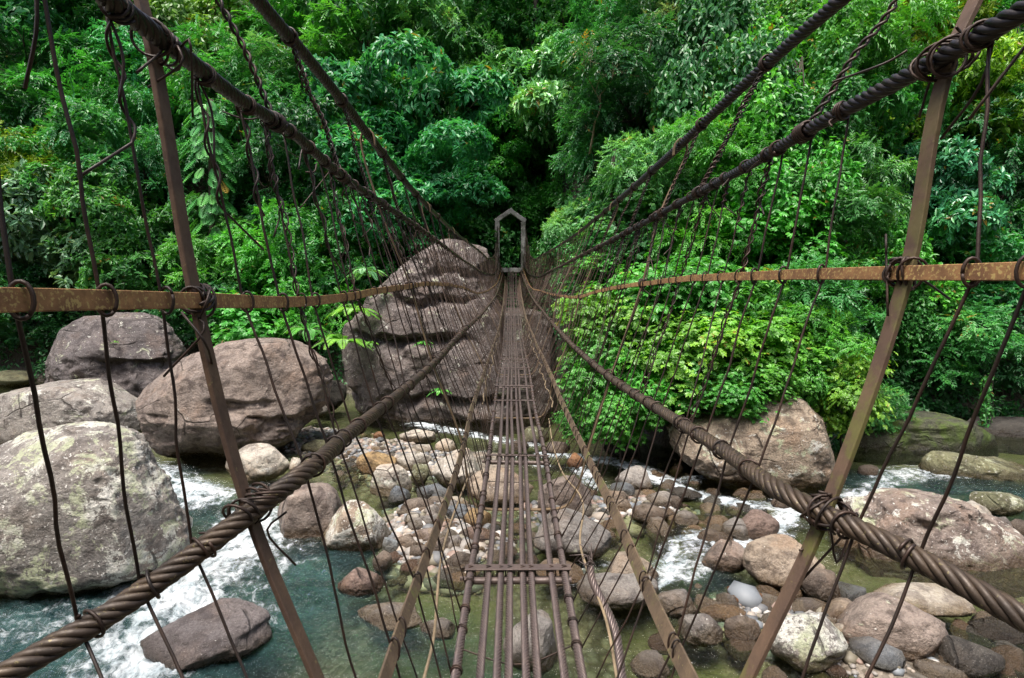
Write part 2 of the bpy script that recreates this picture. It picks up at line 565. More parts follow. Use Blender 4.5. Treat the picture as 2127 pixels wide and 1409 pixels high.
def stations(a, b, step_near, far_k):
    ys = [a]
    while ys[-1] < b:
        y = ys[-1]
        ys.append(y + max(step_near, far_k * max(0, y - 1.0)))
    ys[-1] = b
    return np.array(ys)


def strands(mb, p, r, lobes, pitch, hand):
    """real strands laid in a helix round a core"""
    tg, a, b = frames(p)
    s = np.concatenate([[0], np.cumsum(np.linalg.norm(np.diff(p, axis=0), axis=1))])
    rs = r * math.sin(PI / lobes) / (1 + math.sin(PI / lobes)) * 1.08
    sd = int(rng.integers(1e5))
    vr = 1 + .12 * fbm(np.stack([s * 7, s * 0 + sd % 97, s * 0], 1), 3, sd)
    ph = .5 * fbm(np.stack([s * 4, s * 0 + sd % 83, s * 0], 1), 2, sd + 1)
    for k in range(lobes):
        th = hand * 2 * PI * s / pitch + 2 * PI * k / lobes + ph
        tube(mb, p + (r - rs) * (np.cos(th)[:, None] * a + np.sin(th)[:, None] * b), rs * vr * (1 + .06 * math.sin(k * 2.3 + sd)), 7, cap=False)
    tube(mb, p[::3], r - 1.55 * rs if lobes > 4 else r * .3, 6)


def rope(name, cab, r, mat, pitch, lobes=6, y0=-3.5, label=None, sides=30, hand=1, off=None, depth=.25, wob=0.0, fine=False):
    mb = MB()
    near = np.arange(y0, 0.2, .02)
    y0 = max(y0, cab.t[0] + .02)
    near = np.arange(y0, 0.2, .02)
    YD = 6.0 if fine else 9.0
    ys = np.concatenate([near, stations(.2, YD, .0045, .0016) if fine else stations(.2, YD, .008, .0028)])
    p = cab.at(ys)
    if off is not None:
        p = p + off(ys)
    if wob:
        p = p + np.stack([fbm(np.stack([ys * .9, ys * 0 + 3.3, ys * 0], 1), 2, 5), ys * 0, fbm(np.stack([ys * .9, ys * 0 + 9.3, ys * 0], 1), 2, 6)], 1) * wob
    strands(mb, p, r, lobes, pitch, hand)
    ys2 = np.concatenate([np.arange(YD, YEND, .08), [YEND]])
    p2 = cab.at(ys2)
    if off is not None:
        p2 = p2 + off(ys2)
    if wob:
        p2 = p2 + np.stack([fbm(np.stack([ys2 * .9, ys2 * 0 + 3.3, ys2 * 0], 1), 2, 5), ys2 * 0, fbm(np.stack([ys2 * .9, ys2 * 0 + 9.3, ys2 * 0], 1), 2, 6)], 1) * wob
    tube(mb, p2, r * .9, 10)
    return bpart(name, mb, mat, label=label)


TOPR, MIDR, LOWR = .026, .0175, .021
rope('main_cable', top_l, TOPR, ROPE, .14, 5, fine=True, label='thick coiled upper main cable along the left side', depth=.3, wob=.012)
rope('main_cable', top_r, TOPR, ROPE, .17, 5, fine=True, label='thick coiled upper main cable along the right side', depth=.3, wob=.012)
rope('hand_rope', mid_l, MIDR, ROPE, .105, 5, fine=True, label='dark twisted hand rope under the left main cable', depth=.3, wob=.01)
rope('hand_rope', mid_r, MIDR, ROPE, .13, 5, fine=True, label='dark twisted hand rope under the right main cable', depth=.3, wob=.01)
rope('side_rope', low_l, LOWR, ROPE_LOW, .13, 6, label='brown stranded side rope below the left flat rail', wob=.006)
rope('side_rope', low_r, LOWR, ROPE_LOW, .15, 6, label='brown stranded side rope below the right flat rail', wob=.006)


def railbar(name, cab, w, t, mat, axis, label):
    mb = MB()
    ys = np.concatenate([np.arange(-3.5, .4, .1), stations(.4, YEND, .03, .02)])
    p = cab.at(ys)
    k = np.stack([ys * 1.1, ys * 0, ys * 0], 1)
    p = p + np.stack([fbm(k, 2, 3), ys * 0, fbm(k + 7, 2, 4)], 1) * .012
    bar(mb, p, axis, w, t)
    return bpart(name, mb, mat, label=label, smooth=False)


railbar('flat_rail', rail_l, .029, .007, RAIL, (-.12, 0, 1), 'flat rusty orange handrail bar on the left side')
railbar('flat_rail', rail_r, .027, .007, RAIL, (.12, 0, 1), 'flat rusty orange handrail bar on the right side')
railbar('edge_bar', bar_l, .042, .008, LBAR, (-.5, 0, 1), 'mossy flat bar beside the left edge of the deck')
railbar('edge_bar', bar_r, .05, .008, LBAR, (.5, 0, 1), 'mossy flat bar beside the right edge of the deck')

# deck ropes
fr = [0, .19, .325, .4175, .5575, .645, .8625, 1]


def deck_off(f):
    def g(ys):
        w = np.where(ys > 15, DW + (ys - 15) * .0005, DW)
        return np.stack([(f - .5) * w, ys * 0, fbm(np.stack([ys * .6, ys * 0 + f * 20, ys * 0], 1), 2, 8) * .012], 1)
    return g


for i, f in enumerate(fr):
    rope('deck_rope', deck, .0178 if i in (0, 7) else .016, ROPE_DECK, .105, 6, off=deck_off(f), sides=24, hand=-1 if i % 2 else 1, depth=.22)


def deck_pt(f, Y):
    return (deck.at(Y) + deck_off(f)(np.atleast_1d(Y)))[0]


def ring(mb, c, u, v, r, turns=1.0, rise=None, wr=.0035, sides=6, n=18, phase=0.0):
    """wire loop in the plane u,v (vectors scaled by radii in r) with optional rise along a vector"""
    th = np.linspace(0, 2 * PI * turns, int(n * turns) + 1) + phase
    p = c + np.cos(th)[:, None] * u * r[0] + np.sin(th)[:, None] * v * r[1]
    if rise is not None:
        p = p + np.linspace(-.5, .5, len(th))[:, None] * rise
    tube(mb, p, wr, sides, cap=True)


def unit(v):
    return v / (np.linalg.norm(v) + 1e-12)


# cross bars under the deck ropes, with wire ties
cb_y = [2.63, 4.39, 6.56, 7.3, 8.05, 8.7, 9.4, 10.0, 10.7, 11.4, 12.0, 12.6, 13.3, 13.9, 14.5, 15.2, 15.9, 16.6, 17.3, 18, 18.8, 19.6, 20.4, 21.2, 22, 23, 24, 25, 26, 27, 28, 29, 30, 31]
for i, Y in enumerate(cb_y):
    mb = MB()
    a, b = deck_pt(-.06, Y), deck_pt(1.07, Y)
    x = np.linspace(0, 1, 14)[:, None]
    line = a + (b - a) * x
    if Y < 5:
        plate = line + np.array([0, 0, .021])
        bar(mb, plate, (0, 1, 0), .055 if Y < 3 else .03, .006)
        tube(mb, line + np.array([0, -.03, -.03]), .017, 12)
        tube(mb, a + (b - a) * np.linspace(-.05, 1.0, 8)[:, None] + np.array([0, -.0, -.034]), .01, 8)
    else:
        bar(mb, line + np.array([0, 0, .02 if i % 4 else -.018]), (0, 1, 0), .042, .009)
        if i % 2:
            tube(mb, line + np.array([0, .09, -.02]), .009, 8)
    cb = bpart('cross_bar', mb, PLATE, label='wide steel plate cross bar over a tube, nearest in the deck' if Y < 3 else None, smooth=Y > 5)
    if Y < 7:
        for f in fr:
            mt = MB()
            c = deck_pt(f, Y)
            ang = rng.uniform(-.5, .5)
            for s in (-1, 1) if Y < 5 else (1,):
                u = unit(np.array([1, .5 * s + ang * .3, 0]))
                ring(mt, c + np.array([0, -.004 * s, -.006]), u, np.array([0, 0, 1.0]), (.024, .036), 1.0, None, .003, 6)
            bpart('wire_tie', mt, WIRE, parent=cb)

# hoops: bent flat bars up both sides and under the deck
hoop_y = [1.07, 3.5, 5.9, 8.3, 10.7, 13.2, 15.8, 18.6, 21.6, 24.8, 28.2]
for i, Y in enumerate(hoop_y):
    mb = MB()
    dz = deck.at(Y)[0]
    L = [c.at(Y)[0] for c in (top_l, mid_l, rail_l, low_l, bar_l)]
    Rr = [c.at(Y)[0] for c in (top_r, mid_r, rail_r, low_r, bar_r)]

    def side(S, sg):
        o = np.array([sg * .012, 0, 0])
        tp = S[0] + np.array([0, 0, TOPR + .004])
        pts = [S[0] + np.array([-sg * .045, 0, -.07]), S[0] + np.array([-sg * .036, 0, .0]), tp, S[0] + np.array([sg * .034, 0, .0])]
        pts += [S[1] + o * 2.2, S[2] + o, S[3] + o * 2.0]
        pts += [S[4] + o * .6]
        pts += [np.array([(S[4][0] + o[0]) * .86, Y, dz[2] + .1]), np.array([S[4][0] * .74, Y, dz[2] - .005]), np.array([S[4][0] * .5, Y, dz[2] - .026])]
        return pts
    if i == 0:
        Rr[4] = Rr[4] + np.array([-.05, 0, 0])
        L[0] = L[0] + np.array([.14, 0, 0])
        Rr[0] = Rr[0] + np.array([-.1, 0, 0])
    pl = side(L, -1)
    pr = side(Rr, 1)
    allp = np.array(pl + [np.array([dz[0], Y, dz[2] - .027])] + pr[::-1])
    if Y > 2:
        sp = spline(allp, n=90)
    else:
        sp = spline(np.array(pl[2:] + [np.array([dz[0], Y, dz[2] - .027])] + pr[::-1][:-2]), n=90)
    w, t = (.035, .01) if Y < 2 else (.03, .008) if Y < 12 else (.032, .009)
    bar(mb, sp, (0, 1, 0), w, t)
    hp = bpart('hoop', mb, POST2 if i != 0 else POSTM, label='nearest hoop of rusty flat bar, moss on its right post' if i == 0 else None, smooth=False)
    # wire lashings where it crosses the ropes
    if Y < 9:
        for S, sg, cabs in ((L, -1, (mid_l, rail_l, low_l)), (Rr, 1, (mid_r, rail_r, low_r))):
            for k, cab in zip((1, 2, 3), cabs):
                mt = MB()
                tg = unit(cab.at(Y + .05)[0] - cab.at(Y - .05)[0])
                c = S[k] + np.array([sg * .012, 0, 0])
                rad = (.034, .03) if k != 2 else (.024, .026)
                for m in range(5 if Y < 3 else 3):
                    u = unit(np.array([1, rng.uniform(-.9, .9), rng.uniform(-.4, .4)]))
                    v = unit(np.cross(u, unit(tg + rng.normal(0, .35, 3))))
                    ring(mt, c + tg * rng.uniform(-.03, .03), u, v, (rad[0] * rng.uniform(.8, 1.2), rad[1] * rng.uniform(.85, 1.25)), 1.3, tg * .02, .0028, 6)
                for m in range(3 if Y < 3 else 1):
                    e = c + rng.normal(0, .025, 3)
                    tube(mt, spline(np.array([e, e + rng.normal(0, .03, 3) + (0, 0, -.02), e + rng.normal(0, .05, 3) + (0, 0, -.05)]), n=8), .0024, 5)
                bpart('lashing', mt, WIRE, parent=hp)

# hanger wires: hand rope > flat rail > side rope > edge bar > outer deck rope


def kink(a, b, n, amp, wr):
    """slightly bent wire between two points"""
    t = np.linspace(0, 1, n)
    p = a[None] + (b - a)[None] * t[:, None]
    w = np.sin(t * PI)[:, None]
    L = np.linalg.norm(b - a)
    sd = int(rng.integers(1e6))
    q = np.stack([t * 2.2, t * 0, t * 0], 1)
    p = p + np.stack([fbm(q, 2, sd), fbm(q, 2, sd + 1), t * 0], 1) * amp * L * w * 2
    return p


def twist(mb, path, rad, wr, turns, sides=5):
    tg, a, b = frames(path)
    s = np.linspace(0, 1, len(path))
    for ph in (0, PI):
        th = s * 2 * PI * turns + ph
        tube(mb, path + rad * (np.cos(th)[:, None] * a + np.sin(th)[:, None] * b), wr, sides)


def hanger(mb, S, Y, sgn, detail=2, double=False):
    top, rl, lo, br, f = S
    jit = lambda s: rng.normal(0, s)
    wr = rng.uniform(.0027, .0036) if detail == 2 else (.0036 if detail == 1 else .0042)
    sides = 6 if detail == 2 else (4 if detail == 1 else 3)
    n = 14 if detail == 2 else (6 if detail == 1 else 3)
    o = np.array([sgn, 0, 0.0])
    dy = .02 + .012 * min(Y, 6)
    a = top.at(Y + jit(dy * .3))[0] + o * MIDR
    b = rl.at(Y + jit(dy))[0] + o * .008
    yl = 1.07 - (1.07 - Y) * .42 if Y < 1.07 else Y       # the side ropes flare out towards their anchors
    c = lo.at(yl + jit(dy))[0] + o * LOWR
    d = br.at(max(Y + jit(dy), -3))[0] + o * .008
    e = deck_pt(f, Y + jit(dy)) + np.array([sgn * .018, 0, -.01])
    amp = .014 if detail else .012
    segs = [kink(a, b, n, amp, wr), kink(b, c, n, amp, wr)[1:], kink(c, d, n, amp, wr)[1:]]
    last = kink(d, e, max(3, n // 2), amp, wr)[1:]
    p = np.concatenate(segs + [last])
    tube(mb, p, wr, sides, cap=detail == 2)
    if detail >= 1:
        rs = 6 if detail == 2 else 4
        nn = 16 if detail == 2 else 8
        yv = np.array([0, 1.0, 0])
        z = np.array([0, 0, 1.0])
        # loops round hand rope, rail, side rope, edge bar, deck rope
        for cab, pt, rad, tr in ((top, a - o * MIDR, (MIDR + .003, MIDR + .003), 2.2), (rl, b - o * .008, (.0125, .0225), 1.0), (lo, c - o * LOWR, (LOWR + .003, LOWR + .004), 1.15), (br, d - o * .008, (.0135, .031), 1.1)):
            yy = pt[1]
            tg = unit(cab.at(yy + .05)[0] - cab.at(yy - .05)[0])
            u = unit(np.cross(tg, z))
            v = np.cross(u, tg)
            tl = rng.uniform(-.5, .5)
            u2 = unit(u + tg * tl)
            if detail == 1:
                tr = min(tr, 1.0)
            ring(mb, pt, u2, v, rad, tr, tg * (.012 * (tr if tr > 1.05 else 0)), wr * .95, rs, nn, phase=rng.uniform(0, 6))
        dp = e - np.array([sgn * .018, 0, -.01])
        tg = unit(deck.at(Y + .05)[0] - deck.at(Y - .05)[0])
        ring(mb, dp, unit(np.cross(tg, z) + tg * rng.uniform(-.3, .3)), z, (.0205, .0215), 1.5, tg * .015, wr * .95, rs, nn)
        if detail == 2 and rng.random() < .55:
            # cut wire end sticking out of the tie
            base = a + rng.normal(0, .006, 3)
            dr = np.array([rng.normal(0, .03), rng.normal(0, .05), -abs(rng.normal(.05, .05))])
            tube(mb, spline(np.array([base, base + dr * .6 + rng.normal(0, .01, 3), base + dr * 1.4 + rng.normal(0, .02, 3)]), n=8), wr * .9, 5)
        if detail == 2 and rng.random() < .5:
            # left over end twisted down along the wire, its tip bent away
            u = rng.uniform(.25, .7)
            pp = segs[0]
            tq = np.linspace(0, 1, 40)
            ix = tq * u * (len(pp) - 1)
            path = np.stack([np.interp(ix, np.arange(len(pp)), pp[:, k]) for k in range(3)], 1)
            tg_, a_, b_ = frames(path)
            th = tq * 2 * PI * rng.uniform(1.5, 4.5) + rng.uniform(0, 6)
            rad = (wr * 2 + .006 * np.clip(fbm(np.stack([tq * 5, tq * 0, tq * 0], 1), 2, int(rng.integers(1e5))) + .3, 0, 1))[:, None]
            tl_ = path + rad * (np.cos(th)[:, None] * a_ + np.sin(th)[:, None] * b_)
            bend = np.array([rng.normal(0, .03), rng.normal(0, .06), -rng.uniform(.01, .06)])
            tl_ = np.concatenate([tl_, tl_[-1] + bend * np.array([[.4], [.8], [1.3]])])
            tube(mb, tl_, wr * .9, 5)
        if double:
            q = kink(a + yv * .01, b, 40, .03, wr)
            twist(mb, q, wr * 1.6 + .003, wr * .85, rng.uniform(3, 6))
            q = kink(b, c + yv * .02, 40, .03, wr)
            twist(mb, q, wr * 1.5 + .002, wr * .85, rng.uniform(3, 6))


LS = (mid_l, rail_l, low_l, bar_l, 0.0)
RS = (mid_r, rail_r, low_r, bar_r, 1.0)
near_l = [.66, .775, .92, 1.23, 1.46, 1.6, 1.78, 1.98, 2.2, 2.3, 2.55]
near_r = [.8, .965, 1.36, 1.53, 1.75, 1.86, 2.05, 2.25, 2.4, 2.6]


def more(lst):
    y = lst[-1]
    out = list(lst)
    while y < 31.5:
        y += rng.choice([.07, .15, .19, .24]) * (1 if y < 9 else 1.15)
        out.append(y)
    return out


hl, hr = more(near_l), more(near_r)
far_mb = MB()
count = 0
for lst, S, sg in ((hl, LS, -1), (hr, RS, 1)):
    for i, Y in enumerate(lst):
        if i < 50:
            mb = MB()
            hanger(mb, S, Y, sg, 2, double=(i in (5, 9, 17, 22, 30)))
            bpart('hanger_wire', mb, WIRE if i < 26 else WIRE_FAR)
        else:
            hanger(far_mb, S, Y, sg, 1 if Y < 14 else 0)
            if Y > 12 and rng.random() < .8:
                hanger(far_mb, S, Y + .06, sg, 0)
# upper netting: main cable to hand rope in the distance
for tp, md, sg in ((top_l, mid_l, -1), (top_r, mid_r, 1)):
    Y = 7.5
    while Y < 31.5:
        a, b = tp.at(Y)[0], md.at(Y + rng.normal(0, .15))[0]
        tube(far_mb, kink(a, b, 4, .04, .003), .0048, 3, cap=False)
        Y += rng.uniform(.12, .3) * (.8 if Y > 15 else 1.2)
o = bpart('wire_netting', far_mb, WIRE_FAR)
o['kind'] = 'stuff'

# twisted ties between main cable and hand rope, near part
for tp, md, ys in ((top_l, mid_l, [1.55, 2.33, 3.0, 3.9, 4.6, 5.3, 6.1, 6.8]), (top_r, mid_r, [1.45, 2.55, 3.2, 4.2, 4.9, 5.6, 6.4, 7.0])):
    for j, Y in enumerate(ys):
        mb = MB()
        a, b = tp.at(Y)[0], md.at(Y + .12)[0]
        path = kink(a, b, 90, .03, .004)
        twist(mb, path, .0062, .0042, rng.uniform(8, 11), 6)
        path2 = kink(a, b, 90, .03, .004)
        if j % 2:
            twist(mb, path2, .0095, .0032, rng.uniform(7, 12), 6)
        tg = unit(tp.at(Y + .1)[0] - tp.at(Y - .1)[0])
        u = unit(np.cross(tg, (0, 0, 1)))
        ring(mb, a, u, np.cross(u, tg), (TOPR + .004,) * 2, 3, tg * .03, .0045, 6)
        tg = unit(md.at(Y + .2)[0] - md.at(Y)[0])
        u = unit(np.cross(tg, (0, 0, 1)))
        ring(mb, b, u, np.cross(u, tg), (MIDR + .005,) * 2, 4, tg * .05, .0045, 6)
        bpart('twisted_tie', mb, WIRE)
# wires passing below the deck from side to side
for Y in (1.6, 2.05, 3.0, 3.9, 4.9, 5.4, 6.0, 7.2, 7.6):
    mb = MB()
    a, b = deck_pt(-.02, Y), deck_pt(1.02, Y + rng.normal(0, .1))
    mid = (a + b) / 2 + np.array([0, rng.normal(0, .04), -.03])
    tube(mb, spline(np.array([a, mid, b]), n=16), .0032, 5)
    bpart('under_wire', mb, WIRE)

# pale dry cane strips lashed along the deck edges
for sgn, pts in ((-1, [(878, 1420, 1.75), (900, 1330, 1.9), (908, 1240, 2.1), (914, 1175, 2.3), (935, 1090, 2.75), (955, 1035, 3.1), (975, 985, 3.6)]),
                 (1, [(1283, 1420, 1.75), (1262, 1300, 1.95), (1222, 1190, 2.35), (1205, 1130, 2.6), (1212, 1060, 3.0), (1205, 1030, 3.3), (1170, 985, 3.9), (1150, 930, 4.6), (1140, 870, 5.6)])):
    mb = MB()
    sp = spline(np.array([P(*q) for q in pts]), n=60)
    tube(mb, sp, .0058, 6)
    ob = bpart('cane_strip', mb, PALE)
for k, (cab, f) in enumerate(((bar_l, -.25), (bar_r, 1.3))):
    mb = MB()
    ys = np.linspace(5.5, 22, 120)
    p = np.array([deck_pt(f, y) for y in ys]) * .55 + cab.at(ys) * .45
    q = np.stack([ys * 1.4, ys * 0 + k, ys * 0], 1)
    p = p + np.stack([fbm(q, 3, 40 + k), ys * 0, fbm(q, 3, 50 + k)], 1) * .09
    tube(mb, p, .0075, 5)
    bpart('cane_strip', mb, PALE)

# broken rope hanging down beside the deck, frayed end
mb = MB()
br = spline(np.array([P(1300, 1470, 1.72), P(1290, 1390, 1.86), P(1278, 1310, 2.0), P(1252, 1250, 2.12), P(1230, 1205, 2.2), P(1226, 1178, 2.24)]), n=200)
strands(mb, br, .0165, 6, .105, 1)
for k in range(14):
    e = br[-1] + rng.normal(0, .006, 3)
    tube(mb, spline(np.array([e, e + rng.normal(0, .014, 3) + (-.005, .01, .02), e + rng.normal(0, .03, 3) + (-.01, .02, .03)]), n=6), .0018, 4)
bpart('broken_rope', mb, ROPE_DECK, label='loose cut rope with a frayed end right of the deck')

# ------------------------------------------------------------------ gate frame at the far end
gate = empty('gate_frame', tuple(P(1060, 560, 33)))
tag(gate, 'grey concrete gate with a pointed top standing where the bridge ends', 'gate')
GO = np.array(gate.location)


def gpart(name, mb, smooth=False):
    for i in range(len(mb.v)):
        mb.v[i] = mb.v[i] - GO
    link(name, mb.mesh(name, CONC, smooth), gate)


def block_line(a, b, w, t, n=10):
    mb = MB()
    p = np.array(a) + (np.array(b) - np.array(a)) * np.linspace(0, 1, n)[:, None]
    bar(mb, p, (0, 1, 0), w, t, .08)
    return mb


gl, gr_ = P(1033, 463, 33), P(1087, 463, 33)
apex = P(1061, 437, 33)
gpart('post', block_line(gl + (0, 0, .02), (gl[0], 33, gl[2] - 4.6), .5, .27))
gpart('post', block_line(gr_ + (0, 0, .02), (gr_[0], 33, gr_[2] - 4.6), .5, .27))
gpart('lintel', block_line(gl + (-.12, 0, .06), apex + (.1, 0, .02), .46, .25))
gpart('lintel', block_line(gr_ + (.12, 0, .06), apex + (-.1, 0, -.0), .47, .25))
s0, s1 = P(1040, 558, 32.9), P(1082, 558, 32.9)
gpart('sill', block_line(s0 + (0, 0, -.1), s1 + (0, 0, -.1), .6, .25))
# ================================================================== TERRAIN
bank_tab = np.array([(-1500, 31), (0, 31), (600, 30), (730, 27), (900, 27.5), (960, 28.6), (1020, 29.4), (1120, 29.2), (1180, 24.5), (1250, 20.5), (1400, 17.5), (1740, 17.8), (1800, 21.5), (2127, 22.5), (3500, 22.5)])
SLOPE = 1.55


def bank_start(x, y):
    px = CX + x / np.maximum(y, 4) * F
    return np.interp(px, bank_tab[:, 0], bank_tab[:, 1])


# gravel bars: centre px, half size in metres, height above water
bars = [(730, 930, 3.2, 1.6, .12), (870, 965, 2.2, 1.6, .12), (900, 1080, 1.6, 1.6, .1), (960, 1130, 1.3, 1.4, .05), (1180, 1060, 1.6, 1.8, .05), (1340, 1050, 1.5, .9, .05),
        (1290, 1200, 1.0, .8, -.02), (1560, 1260, 1.0, .8, .03), (1700, 1290, 1.0, .9, .02), (1880, 1390, 1.6, .8, .05), (1560, 1130, 1.0, .9, -.05), (640, 905, 2.0, 1.5, .1),
        (1010, 960, 1.6, 1.6, .08), (860, 1140, 1.0, .8, .04), (1950, 1100, 2.0, 1.5, .0), (120, 880, 3, 2, .05)]
bars_xy = [(*on_plane(a, b)[:2], c, d, e) for a, b, c, d, e in bars]


def ground(x, y):
    x, y = np.asarray(x, float), np.asarray(y, float)
    p = np.stack([x, y, x * 0], -1).reshape(-1, 3)
    n1 = fbm(p * .35, 4, 2).reshape(x.shape)
    n2 = fbm(p * 1.3, 3, 5).reshape(x.shape)
    z = ZW - .5 + .32 * n1 + .12 * n2
    for bx, by, rx, ry, h in bars_xy:
        g = np.exp(-(((x - bx) / rx) ** 2 + ((y - by) / ry) ** 2) ** 1.5)
        z = np.maximum(z, z * (1 - g) + (ZW + h + .09 * n2 + .08 * n1) * g)
    B = bank_start(x, y)
    t = y - B
    s = np.clip(t / 1.6, 0, 1)
    rise = .9 * s * s * (3 - 2 * s) + SLOPE * np.clip(t - .8, 0, 24) + .25 * np.clip(t - 24.8, 0, 60)
    z = np.where(t > 0, np.maximum(z, ZW - .3) + rise + np.clip(t, 0, 3) * (.5 * n1 + .2 * n2), z)
    # near bank behind the camera
    tb = np.clip((1.5 - y) / 5, 0, 1)
    z = z + (3.4 + .3 * n1) * tb * tb * (3 - 2 * tb)
    z = np.where(y < -5, z + np.clip(-5 - y, 0, 30) * 1.3, z)      # unseen valley side behind, raised steeply to block low sky light
    return z


xs = np.concatenate([np.linspace(-120, -40, 40, endpoint=False), np.linspace(-40, 40, 400, endpoint=False), np.linspace(40, 120, 41)])
ysg = np.concatenate([np.linspace(-40, 4, 40, endpoint=False), np.linspace(4, 24, 200, endpoint=False), np.linspace(24, 60, 120, endpoint=False), np.linspace(60, 110, 20)])
X, Y = np.meshgrid(xs, ysg)
Z = ground(X, Y)
gm = MB().add(np.stack([X, Y, Z], -1), sheet(len(xs), len(ysg)))
tag(link('ground', gm.mesh('ground', GROUND)), kind='structure')

# ================================================================== WATER
# white water: polylines in photo px, half width (m), strength
foam_px = [
    ([(255, 950), (300, 985), (350, 1010), (430, 1035)], 1.0, .95),
    ([(470, 1010), (560, 1010)], .5, .4),
    ([(525, 1080), (505, 1110), (470, 1140), (410, 1175), (350, 1220), (330, 1290), (300, 1380)], 1.0, 1.0),
    ([(545, 1120), (500, 1165), (430, 1215), (400, 1290)], .8, .85),
    ([(620, 1130), (560, 1190), (500, 1260)], .8, .5),
    ([(0, 1310), (120, 1300), (250, 1300), (420, 1260)], 1.0, .55),
    ([(200, 1400), (330, 1380), (450, 1330), (560, 1290)], .6, .55),
    ([(1960, 985), (1860, 1000), (1780, 1035), (1700, 1060), (1640, 1050)], .6, .72),
    ([(2000, 985), (1900, 980), (1830, 990)], .6, .8),
    ([(1770, 1045), (1900, 1040), (2000, 1020)], .5, .4),
    ([(1130, 945), (1250, 955), (1330, 980), (1420, 1020), (1520, 1045), (1640, 1060), (1690, 1075)], .42, .95),
    ([(1640, 1060), (1610, 1110), (1560, 1130), (1500, 1135)], .45, .9),
    ([(1200, 975), (1240, 1010)], .4, .8),
    ([(1520, 1120), (1430, 1120), (1400, 1160), (1380, 1200), (1350, 1215)], .42, .85),
    ([(1450, 1110), (1480, 1150), (1420, 1200)], .45, .65),
    ([(1290, 1165), (1210, 1185), (1180, 1200)], .35, .5),
    ([(860, 880), (960, 900), (1040, 915), (1100, 925)], .5, .85),
    ([(1010, 940), (1130, 970)], .4, .6),
    ([(880, 1065), (920, 1090), (950, 1130), (990, 1160)], .35, .38),
    ([(1480, 985), (1400, 1000), (1320, 960)], .35, .7),
    ([(1750, 1120), (1700, 1180), (1680, 1230)], .3, .3),
]
turb_px = [([(0, 1320), (150, 1300), (350, 1290)], 1.6, 1.0), ([(100, 1400), (400, 1360), (560, 1280), (620, 1200)], 1.3, .85), ([(300, 1000), (420, 1060), (520, 1100)], 1.1, .55),
           ([(560, 1180), (700, 1290), (800, 1350)], .9, .35), ([(1850, 1010), (2127, 1040)], 1.5, .55), ([(1430, 1190), (1500, 1230)], .6, .3), ([(850, 1330), (1000, 1380)], 1.0, .3)]


def poly_field(px_list, XY, streak=True):
    """field of white water, drawn out into streaks along each line of flow"""
    best = np.zeros(len(XY))
    for n, (line, w, s) in enumerate(px_list):
        q = np.array([on_plane(*a)[:2] for a in line])
        q = spline(np.concatenate([q, q[:, :1] * 0], 1), n=max(8, len(q) * 6))[:, :2]
        bd = np.full(len(XY), 9e9)
        bs = np.zeros(len(XY))
        bt = np.zeros(len(XY))
        acc = 0.0
        lo, hi = q.min(0) - w * 1.6, q.max(0) + w * 1.6
        I = np.where(((XY > lo) & (XY < hi)).all(1))[0]
        for a, b in zip(q[:-1], q[1:]):
            ab = b - a
            L = math.sqrt(ab @ ab) + 1e-6
            t = np.clip(((XY[I] - a) @ ab) / (L * L), 0, 1)
            dv = XY[I] - (a + t[:, None] * ab)
            d = np.linalg.norm(dv, axis=1)
            m = d < bd[I]
            bd[I] = np.where(m, d, bd[I])
            bs[I] = np.where(m, acc + t * L, bs[I])
            bt[I] = np.where(m, d * np.sign(dv @ np.array([-ab[1], ab[0]])), bt[I])
            acc += L
        v = s * np.clip(1.35 - bd[I] / w, 0, 1)
        if streak:
            c = np.stack([bs[I] * 1.1 + n * 13, bt[I] * 4.5, bt[I] * 0 + n], 1)
            c[:, 1] += 1.2 * pnoise(c * np.array([1.5, .4, 1]), 3)
            v = v * np.clip(.92 + .85 * fbm(c, 4, 60 + n, gain=.6), 0, 1.5)
        best[I] = np.maximum(best[I], v)
    return best


yw = 5.0 * (34 / 5.0) ** np.linspace(0, 1, 420)
uw = np.linspace(-1.35, 1.35, 700)
U, YY = np.meshgrid(uw, yw)
XX = U * YY
XY = np.stack([XX.ravel(), YY.ravel()], 1)
foam = poly_field(foam_px, XY)
turb = poly_field(turb_px, XY, False)
p3 = np.stack([XY[:, 0], XY[:, 1], XY[:, 0] * 0], 1)
wn = fbm(p3 * np.array([1.6, 1.6, 1]) + fbm(p3 * .8, 2, 9)[:, None] * .6, 4, 11)
wn2 = ridged(p3 * 2.6, 3, 12)
foam = np.clip(foam, 0, 1.15)
rip = fbm(p3 * np.array([3.0, 7.0, 1]), 3, 14)
zz = ZW + .012 * rip + .02 * wn + np.clip(foam, 0, 1) * (.06 * wn + .07 * wn2) + turb * (.1 * wn2 + .07 * rip + .05 * wn)
wm = MB().add(np.stack([XY[:, 0], XY[:, 1], zz], 1), sheet(len(uw), len(yw)))
tag(link('water', wm.mesh('water', WATER, vert_attr={'foam': foam, 'turb': np.clip(turb * (1 + .3 * wn), 0, 1)})), kind='structure')

# ================================================================== ROCKS
_ico = {}


def ico(sub):
    if sub not in _ico:
        bm = bmesh.new()
        bmesh.ops.create_icosphere(bm, subdivisions=sub, radius=1.0)
        v = np.array([x.co for x in bm.verts])
        t = np.array([[q.index for q in f.verts] for f in bm.faces])
        bm.free()
        _ico[sub] = (v, t)
    v, t = _ico[sub]
    return v.copy(), t


